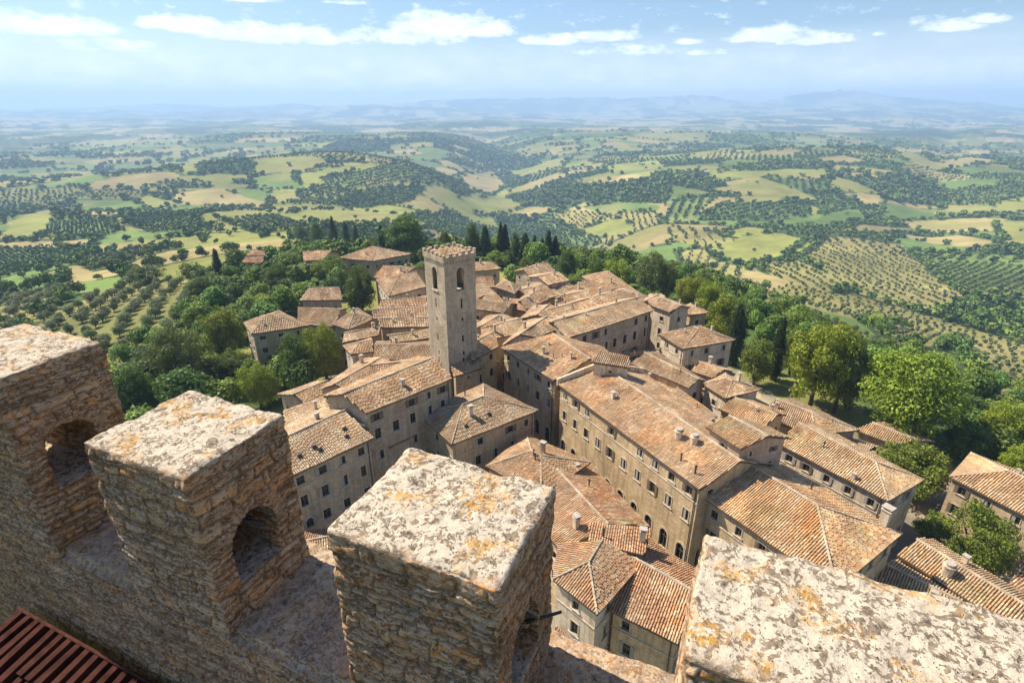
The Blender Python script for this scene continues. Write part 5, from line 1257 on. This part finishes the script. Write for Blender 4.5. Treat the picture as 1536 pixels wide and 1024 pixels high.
def rubble(s, z, seed, hmin=.024, hmax=.078, lmin=.05, lmax=.30):
    g = np.random.default_rng(seed)
    hs = g.uniform(hmin, hmax, 400) * np.where(g.random(400) < .2, 1.5, 1); edges = np.cumsum(hs) + 40 * 0
    z = z + .035 * noise2(s * 2.1, z * 2, seed) + .016 * noise2(s * 8, z * 9, seed + 1) + .005 * noise2(s * 30, z * 30, seed + 1)
    zz = z - z.min() + .3
    r = np.clip(np.searchsorted(edges, zz), 1, 399); lo, hi = edges[r - 1], edges[r]
    dz = np.minimum(zz - lo, hi - zz)
    dL = np.zeros_like(s); idn = np.zeros(s.shape, int)
    sw = s + .02 * noise2(s * 3, z * 14, seed + 2) + 30
    for k in np.unique(r):
        m = r == k; gk = np.random.default_rng(seed * 1000 + k); ls = gk.uniform(lmin, lmax, 400); e = np.cumsum(ls)
        q = sw[m] - sw.min() + 1.0 + gk.uniform(0, .3)
        c = np.clip(np.searchsorted(e, q), 1, 399); a, b = e[c - 1], e[c]
        dL[m] = np.minimum(q - a, b - q); idn[m] = k * 400 + c
    d = np.minimum(dz, dL); return d, idn
def finish(name, V, N, Fs, seed, rubble_seed, tamp=.012, arch=None, topz=None, tops=1.0, box=None):
    x, y, z = V.T
    ax = np.abs(N[:, 0]) > np.abs(N[:, 1]); s = np.where(ax, y + 3.7, x)
    top = sstep(.45, .8, N[:, 2])
    d, idn = rubble(s, z, rubble_seed)
    crn = np.minimum(np.abs(N[:, 0]), np.abs(N[:, 1])) / np.maximum(np.maximum(np.abs(N[:, 0]), np.abs(N[:, 1])), 1e-3)   # 1 on a vertical arris
    crn = 1 - .75 * crn * (1 - np.abs(N[:, 2]))
    jw = .010 + .008 * noise3(x * 7, y * 7, z * 7, seed)
    joint = 1 - sstep(jw * .3, jw * 1.6, d)
    h1 = _hash(idn.astype(float), idn * 0., idn * 0., seed); h2 = _hash(idn.astype(float), idn * 0. + 3, idn * 0., seed)
    if arch is not None:      # radiating stones round the opening on the +-x faces
        yc, zc, r = arch; rad = np.hypot(y - yc, z - zc); an = np.arctan2(z - zc, y - yc)
        ring = ax & (rad < r + .12) & (z > zc - .02)
        m = ring; aa = an[m] * 9 / math.pi * 1.6; f = aa - np.floor(aa); dd = np.minimum(f, 1 - f) * (math.pi / 14.4) * rad[m]
        dd = np.minimum(dd, np.abs(r + .12 - rad[m])); joint[m] = .6 * (1 - sstep(.002, .010, dd))
        h1[m] = _hash(np.floor(aa), aa * 0, aa * 0, seed + 5); h2[m] = .4
    fine = fbm3(x * 14, y * 14, z * 14, 4, seed); mid = noise3(x * 4.3, y * 4.3, z * 4.3, seed + 3); low = noise3(x * 1.6, y * 1.6, z * 1.6, seed + 9)
    bulge = np.clip(d / .05, 0, 1) ** .6
    side = -.012 * joint + .004 * bulge + .013 * (h1 - .5) + .011 * fine + .005 * mid
    slab = noise2(z * 16, s * .8, seed + 4)         # eroded bedding
    side = (side + .005 * slab) * crn - .003 * np.abs(noise3(x * 24, y * 24, z * 60, seed + 15))
    fade = 1.0 if topz is None else sstep(.025, .09, topz - z)
    side = side * fade; joint = joint * fade
    pebb = voro2(x * 13 + .3 * fine, y * 13, seed + 6); pb2 = voro2(x * 30, y * 30 + .3 * fine, seed + 7)
    tp = .010 * (np.clip(.5 - pebb[0], 0, 1)) * (_hash(pebb[2], pebb[3], pebb[2] * 0, 3) > .35) + .005 * (.5 - pb2[0]) + tamp * .6 * fine + .010 * mid
    disp = side * (1 - top) + tp * top + .012 * low
    V2 = V + N * disp[:, None]
    if topz is not None:      # chipped arris
        e = sstep(.06, .0, topz - z) * (1 - top) ; V2 = V2 - N * (.013 * np.clip(noise3(x * 5, y * 5, z * 9, seed + 12) + .6 * noise3(x * 14, y * 14, z * 20, seed + 8), -.3, 1) * sstep(.22, .0, topz - z))[:, None]
    if box is not None:       # broken arrises
        D_ = np.sort(np.stack([np.minimum(x - box[0][0], box[1][0] - x), np.minimum(y - box[0][1], box[1][1] - y), box[1][2] - z], 1), 1)[:, 1]
        ck = np.clip(noise3(x * 7, y * 7, z * 9, seed + 31) * 1.3 + .5 * noise3(x * 19, y * 19, z * 22, seed + 32) + .12, 0, 1) * sstep(.085, .0, D_)
        cen = np.array([(box[0][0] + box[1][0]) / 2, (box[0][1] + box[1][1]) / 2, box[1][2] - .5]); dr = cen - V; dr /= np.linalg.norm(dr, axis=1)[:, None]
        V2 = V2 + dr * (.016 * ck)[:, None]; top = np.clip(top - .55 * ck * (ck > .25), 0, 1)
    c = STONE[(h2 * 9.99).astype(int)] * (.85 + .35 * h1)[:, None]
    c = c * (1 + .35 * fine[:, None])
    lowz = sstep(ZSILL - .1, ZSILL - .9, z)[:, None]      # stone colour turns orange-brown low in the wall
    c = c * (1 - .6 * lowz) + np.array([.30, .135, .035]) * (.7 + .6 * h1)[:, None] * .6 * lowz
    me = np_mesh(name, V2, Fs, M['masonry'], c, smooth=True, attrs={'joint': np.clip(joint, 0, 1), 'top': top * tops})
    return link(name, me, wallroot)
def solid(lo, hi, arch=None, through=True, bev=.014, sub=True):
    """block lo..hi in wall coordinates, optional arched tunnel along x: (yc, half width, sill z, spring z)"""
    def build():
        bm = bmesh.new(); bmesh.ops.create_cube(bm, size=1)
        for v in bm.verts:
            for k in range(3): v.co[k] = lo[k] if v.co[k] < 0 else hi[k]
        bmesh.ops.bevel(bm, geom=[e for e in bm.edges], offset=bev, segments=2, affect='EDGES')
        me = bpy.data.meshes.new('tmp'); bm.to_mesh(me); bm.free(); o = bpy.data.objects.new('tmp', me); COL.objects.link(o)
        if arch:
            yc, hw, z0, zs = arch; b2 = bmesh.new(); pr_ = [(yc - hw, z0), (yc + hw, z0)] + [(yc + hw * math.cos(math.pi * k / 12), zs + hw * math.sin(math.pi * k / 12)) for k in range(13)]
            a = [b2.verts.new((lo[0] + (-.5 if through else .22), p[0], p[1])) for p in pr_]; c = [b2.verts.new((hi[0] + .5, p[0], p[1])) for p in pr_]; n = len(pr_)
            b2.faces.new(a); b2.faces.new(c[::-1])
            for i in range(n): b2.faces.new((a[i], c[i], c[(i + 1) % n], a[(i + 1) % n]))
            bmesh.ops.remove_doubles(b2, verts=b2.verts, dist=1e-4); bmesh.ops.recalc_face_normals(b2, faces=b2.faces)
            m2 = bpy.data.meshes.new('tmp2'); b2.to_mesh(m2); b2.free(); o2 = bpy.data.objects.new('tmp2', m2); COL.objects.link(o2)
            md = o.modifiers.new('b', 'BOOLEAN'); md.operation = 'DIFFERENCE'; md.object = o2; md.solver = 'EXACT'
        return o
    return build
YI, YO = .82 * SC, 1.215 * SC
ML = [  # a0, a1, top, outer, voxel, label
 (-2.86, -2.335, ZTOP + .24, YO, .013, 'leftmost merlon, cut by the left edge, with an arched hole letting light through'),
 (-1.88, -1.395, ZTOP, YO, .010, 'second merlon from the left, orange lichen specks, arched hole in its right side'),
 (-.885, -.385, ZTOP, YO, .0085, 'third merlon from the left, nearest the middle, pale lichen crusted top'),
 (.015, .90, ZTOP, YO - .03, .0085, 'rightmost and largest merlon running off the lower right corner'),
]
for i, (a0, a1, zt, yo, vx, lab) in enumerate(ML):
    sh = zt - ZTOP
    arch = (1.0 * SC, .092 * SC, EYE - 1.50 * SC + sh * .9, EYE - 1.355 * SC + sh) if i < 3 else None
    V, N, Fs = dense(solid((a0 * SC, YI, ZSILL - .12), (a1 * SC, yo, zt), arch, i == 0), vx)
    o = finish('merlon', V, N, Fs, 40 + i, 60 + i, .012, (arch[0], arch[3], arch[1]) if arch else None, zt, 1.0, ((a0 * SC, YI, -99), (a1 * SC, yo, zt))); o['label'] = lab
V, N, Fs = dense(solid((-7.2, YI + .005, ZSILL - 2.4), (3.2, YO + .17, ZSILL), None, bev=.05), .017)
o = finish('wall_body', V, N, Fs, 71, 73, .022, None, ZSILL, .35, ((-99, YI, -99), (99, YO + .17, ZSILL)))
b = MB(); b.box((-2, (YI + YO) / 2 + .1, (ZSILL - 2.3) / 2 - 1), (14, YO - YI + .1, ZSILL - 2.3 + 2)); link('tower_base', b.mesh('tower_base', M['tower']), wallroot)
# iron bar through the third merlon's opening
q = MB(); y0 = 1.06 * SC; z0 = EYE - 1.40 * SC
q.tube((-.80 * SC, y0 - .05, z0 + .04), (-.42 * SC, y0 + .03, z0), .013, .013, 8); q.tube((-.42 * SC, y0 + .03, z0), (-.33 * SC, y0 + .16, z0 + .03), .013, .009, 8)
bar = link('iron_bar', q.mesh('iron_bar', M['lead'], True), None, (0, 0, 0), WROT); tag(bar, 'thin black iron bar sticking out of the arched hole in the third merlon', 'bar')
q = MB(); q.tube((-1.85 * SC, .93 * SC, EYE - 1.34 * SC), (-1.42 * SC, 1.06 * SC, EYE - 1.37 * SC), .02, .02, 8)
bar = link('iron_bar', q.mesh('iron_bar', M['lead'], True), None, (0, 0, 0), WROT); tag(bar, 'dark iron bar crossing inside the arched hole of the second merlon', 'bar')
# red tiled walkway roof inside the wall, lower left; its shade is put into the tile colour
wr = empty('walkway_roof', (0, 0, 0), 'dark red ribbed tile roof, shade painted in, at the lower left inside the wall', 'roof', None, WROT)
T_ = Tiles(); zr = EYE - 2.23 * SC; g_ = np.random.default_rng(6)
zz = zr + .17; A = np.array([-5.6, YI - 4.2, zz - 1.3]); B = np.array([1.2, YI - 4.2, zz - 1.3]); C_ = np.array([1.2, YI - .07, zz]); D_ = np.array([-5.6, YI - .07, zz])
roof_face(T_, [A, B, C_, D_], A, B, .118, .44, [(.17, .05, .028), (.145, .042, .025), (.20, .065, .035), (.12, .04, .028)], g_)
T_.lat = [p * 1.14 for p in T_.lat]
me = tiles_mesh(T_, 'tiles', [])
me.materials[0] = M['shaded_redtile']
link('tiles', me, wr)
q = MB(); q.tube((-5.6, YI - .09, zz + .05), (.6, YI - .09, zz + .05), .014, .014, 8); link('edge_rail', q.mesh('edge_rail', M['shaded_redtile'], True), wr)
q = MB(); q.box((-2.5, YI - 2.2, zz - 1.75), (6.2, 4.0, .2)); link('deck', q.mesh('deck', M['wood']), wr)
# ------------------------------------------------------------ street furniture of the valley: tiny far houses
g = np.random.default_rng(77)
def tiny_house(name='farmhouse'):
    m = MB(); m.box((0, 0, 2), (9, 6, 7), 0)
    m.poly([(-4.9, -3.5, 5.4), (4.9, -3.5, 5.4), (4.9, 0, 7.2), (-4.9, 0, 7.2)], 1); m.poly([(4.9, 3.5, 5.4), (-4.9, 3.5, 5.4), (-4.9, 0, 7.2), (4.9, 0, 7.2)], 1)
    m.poly([(4.5, -3, 5.5), (4.5, 3, 5.5), (4.5, 0, 7.0)], 0); m.poly([(-4.5, 3, 5.5), (-4.5, -3, 5.5), (-4.5, 0, 7.0)], 0)
    return m.mesh(name, [M['walls'][3], M['pot']])
TH_ = tiny_house()
for px, py, n, sp, lab, grp in ((733, 245, 6, 3.5, 'tiny pale village house in the bottom of the central ravine', 'village houses in the ravine'), (752, 256, 5, 4, 'tiny pale house just below the ravine village', 'houses below the ravine village'),
                           (1290, 214, 1, 0, 'tiny pale farmhouse at the far right among distant fields', None), (1060, 262, 1, 0, 'tiny farmhouse above the pale yellow field', None), (150, 250, 1, 0, 'tiny farmhouse on the far left plain', None), (620, 232, 1, 0, 'tiny farmhouse on the crest left of the ravine', None)):
    for k in range(n):
        p = march([(px + g.normal(0, sp), py + g.normal(0, sp * .7))])[0]; o = link('farmhouse', TH_, None, (p[0], p[1], hgt1(*p)), g.uniform(0, 3)); s = g.uniform(.8, 1.3); o.scale = (s, s, s)
        tag(o, lab, 'house', grp)

# ------------------------------------------------------------ light, sky, air
SUN_AZ, SUN_EL = -63.0, 50.0
az, el = R(SUN_AZ), R(SUN_EL)
ld = bpy.data.lights.new('sun', 'SUN'); ld.energy = 5.0; ld.angle = R(.5); ld.color = (1, .91, .77)
lo = bpy.data.objects.new('sun', ld); COL.objects.link(lo)
S = Vector((math.sin(az) * math.cos(el), math.cos(az) * math.cos(el), math.sin(el)))
lo.rotation_euler = S.to_track_quat('Z', 'Y').to_euler()
w = bpy.data.worlds.new('World'); scn.world = w; w.use_nodes = True; t = w.node_tree; t.nodes.clear()
out = t.nodes.new('ShaderNodeOutputWorld'); bg = t.nodes.new('ShaderNodeBackground'); bg.inputs[1].default_value = .070
sky = t.nodes.new('ShaderNodeTexSky'); sky.sky_type = 'NISHITA'; sky.sun_disc = False; sky.sun_elevation = el; sky.sun_rotation = az
sky.air_density = 1.2; sky.dust_density = .6; sky.ozone_density = 1.8
L = t.links.new
def N(k, **kw):
    n = t.nodes.new('ShaderNode' + k)
    for a, b in kw.items(): setattr(n, a, b)
    return n
def mth(op, a, b=0.0, c=0.0, clamp=False):
    n = N('Math', operation=op, use_clamp=clamp)
    for i, v in enumerate((a, b, c)):
        if isinstance(v, bpy.types.NodeSocket): L(v, n.inputs[i])
        else: n.inputs[i].default_value = v
    return n.outputs[0]
tc = N('TexCoord'); sep = N('SeparateXYZ'); L(tc.outputs['Generated'], sep.inputs[0])
X_, Y_, Z_ = sep.outputs
azm = mth('ARCTAN2', X_, Y_); hyp = mth('SQRT', mth('ADD', mth('MULTIPLY', X_, X_), mth('MULTIPLY', Y_, Y_))); elv = mth('ARCTAN2', Z_, hyp)
cmb = N('CombineXYZ'); L(mth('MULTIPLY', azm, 9.0), cmb.inputs[0]); L(mth('MULTIPLY', elv, 19.0), cmb.inputs[1])
def noi(vec, sc, det, ro, off=0):
    n = N('TexNoise'); L(vec, n.inputs['Vector']); n.inputs['Scale'].default_value = sc; n.inputs['Detail'].default_value = det; n.inputs['Roughness'].default_value = ro; return n.outputs['Fac']
edge = noi(cmb.outputs[0], 3.2, 10, .66); wisp = noi(cmb.outputs[0], .7, 6, .6)
def px2sky(x, y):
    u = (x - 768) / F; v = (512 - y) / F; d = Vector((u, CP + v * SP, -SP + v * CP)); return math.atan2(d.x, d.y), math.atan2(d.z, math.hypot(d.x, d.y))
CL = [(60, 42, 120, 24, .9), (0, 30, 60, 20, .6), (300, 44, 80, 20, .9), (400, 55, 110, 22, .9), (250, 38, 50, 14, .8), (480, 62, 60, 12, .6), (660, 42, 80, 26, 1.0), (720, 46, 50, 22, .9), (600, 60, 100, 16, .6), (380, 1, 40, 5, .6),
      (830, 62, 60, 12, .7), (905, 56, 55, 12, .9), (1030, 64, 26, 7, .8), (1060, 80, 40, 7, .6), (1160, 56, 75, 17, 1.0), (1220, 62, 60, 12, .9), (1430, 42, 60, 13, .8), (1480, 30, 34, 12, .8), (1320, 52, 14, 5, .5), (170, 72, 90, 14, .4), (950, 78, 80, 10, .4), (520, 5, 30, 4, .4)]
den = None
for x, y, rx, ry, k in CL:
    a0, e0 = px2sky(x, y); a1, _ = px2sky(x + rx, y); _, e1 = px2sky(x, y - ry)
    da = mth('MULTIPLY', mth('SUBTRACT', azm, a0), 1 / abs(a1 - a0)); de = mth('SUBTRACT', elv, e0)
    de = mth('MULTIPLY', de, mth('ADD', mth('MULTIPLY', mth('LESS_THAN', de, 0.0), .9 / abs(e1 - e0)), 1 / abs(e1 - e0)))
    q = mth('SUBTRACT', 1.0, mth('ADD', mth('MULTIPLY', da, da), mth('MULTIPLY', de, de)))
    q = mth('MULTIPLY', mth('MAXIMUM', q, -1.0), k); den = q if den is None else mth('MAXIMUM', den, q)
cl = mth('MULTIPLY_ADD', den, .85, mth('MULTIPLY_ADD', edge, 2.7, -1.16))
cl = mth('MULTIPLY', cl, 1.45, 0, True); cl = mth('MULTIPLY', cl, mth('ADD', .62, mth('MULTIPLY', wisp, .55)), 0, True)
# broad thin veil low over the horizon
ve = mth('SUBTRACT', 1.0, mth('DIVIDE', mth('ABSOLUTE', mth('SUBTRACT', elv, .025)), .085), 0, True)
ve = mth('MULTIPLY', ve, mth('MULTIPLY_ADD', wisp, .7, .45), 0, True)
tot = mth('MAXIMUM', cl, mth('MULTIPLY', ve, .85))
mix = N('Mix', data_type='RGBA'); L(tot, mix.inputs[0]); tint = N('Mix', data_type='RGBA', blend_type='MULTIPLY'); tint.inputs[0].default_value = 1.0; L(sky.outputs[0], tint.inputs[6]); tint.inputs[7].default_value = (.80, .92, 1.13, 1); L(tint.outputs[2], mix.inputs[6]); mix.inputs[7].default_value = (15.0, 15.2, 15.8, 1)
puff = noi(cmb.outputs[0], 1.9, 8, .6)
cm2 = N('Mix', data_type='RGBA'); L(mth('MULTIPLY', mth('SUBTRACT', puff, .38), 3.2, 0, True), cm2.inputs[0]); cm2.inputs[6].default_value = (9.5, 10.1, 11.6, 1); cm2.inputs[7].default_value = (13.5, 13.6, 14.0, 1)
L(cm2.outputs[2], mix.inputs[7])
L(mix.outputs[2], bg.inputs[0]); L(bg.outputs[0], out.inputs[0])
# haze: one closed box of even thin air round everything
hm = bpy.data.materials.new('haze'); hm.use_nodes = True; ht = hm.node_tree; ht.nodes.clear()
ho = ht.nodes.new('ShaderNodeOutputMaterial'); pv = ht.nodes.new('ShaderNodeVolumePrincipled'); ht.links.new(pv.outputs[0], ho.inputs['Volume'])
pv.inputs['Color'].default_value = (.47, .68, .98, 1); pv.inputs['Density'].default_value = 1 / 5400.0; pv.inputs['Anisotropy'].default_value = .1
gz = Z.min(); m = MB(); top_ = max(Z.max(), 60) + 12; m.box((0, 0, (gz - 2 + top_) / 2), (29400, 29400, top_ - gz + 2))
hz = link('haze', m.mesh('haze', hm)); tag(hz, 'pale blue summer haze over the valley', None, None, 'stuff')
# ------------------------------------------------------------ camera and render settings
cam = bpy.data.cameras.new('camera'); cam.sensor_width = 36; cam.lens = F / 1536 * 36; cam.clip_start = .05; cam.clip_end = 60000
co = bpy.data.objects.new('camera', cam); COL.objects.link(co); co.location = (0, 0, EYE); co.rotation_euler = (math.pi / 2 - PITCH, 0, 0); scn.camera = co
scn.view_settings.view_transform = 'Standard'; scn.view_settings.look = 'None'; scn.view_settings.exposure = 0.86; scn.view_settings.gamma = 1
scn.cycles.max_bounces = 4; scn.cycles.diffuse_bounces = 3; scn.cycles.volume_bounces = 2; scn.cycles.transparent_max_bounces = 4; scn.cycles.caustics_reflective = False; scn.cycles.caustics_refractive = False
scn.cycles.use_denoising = True
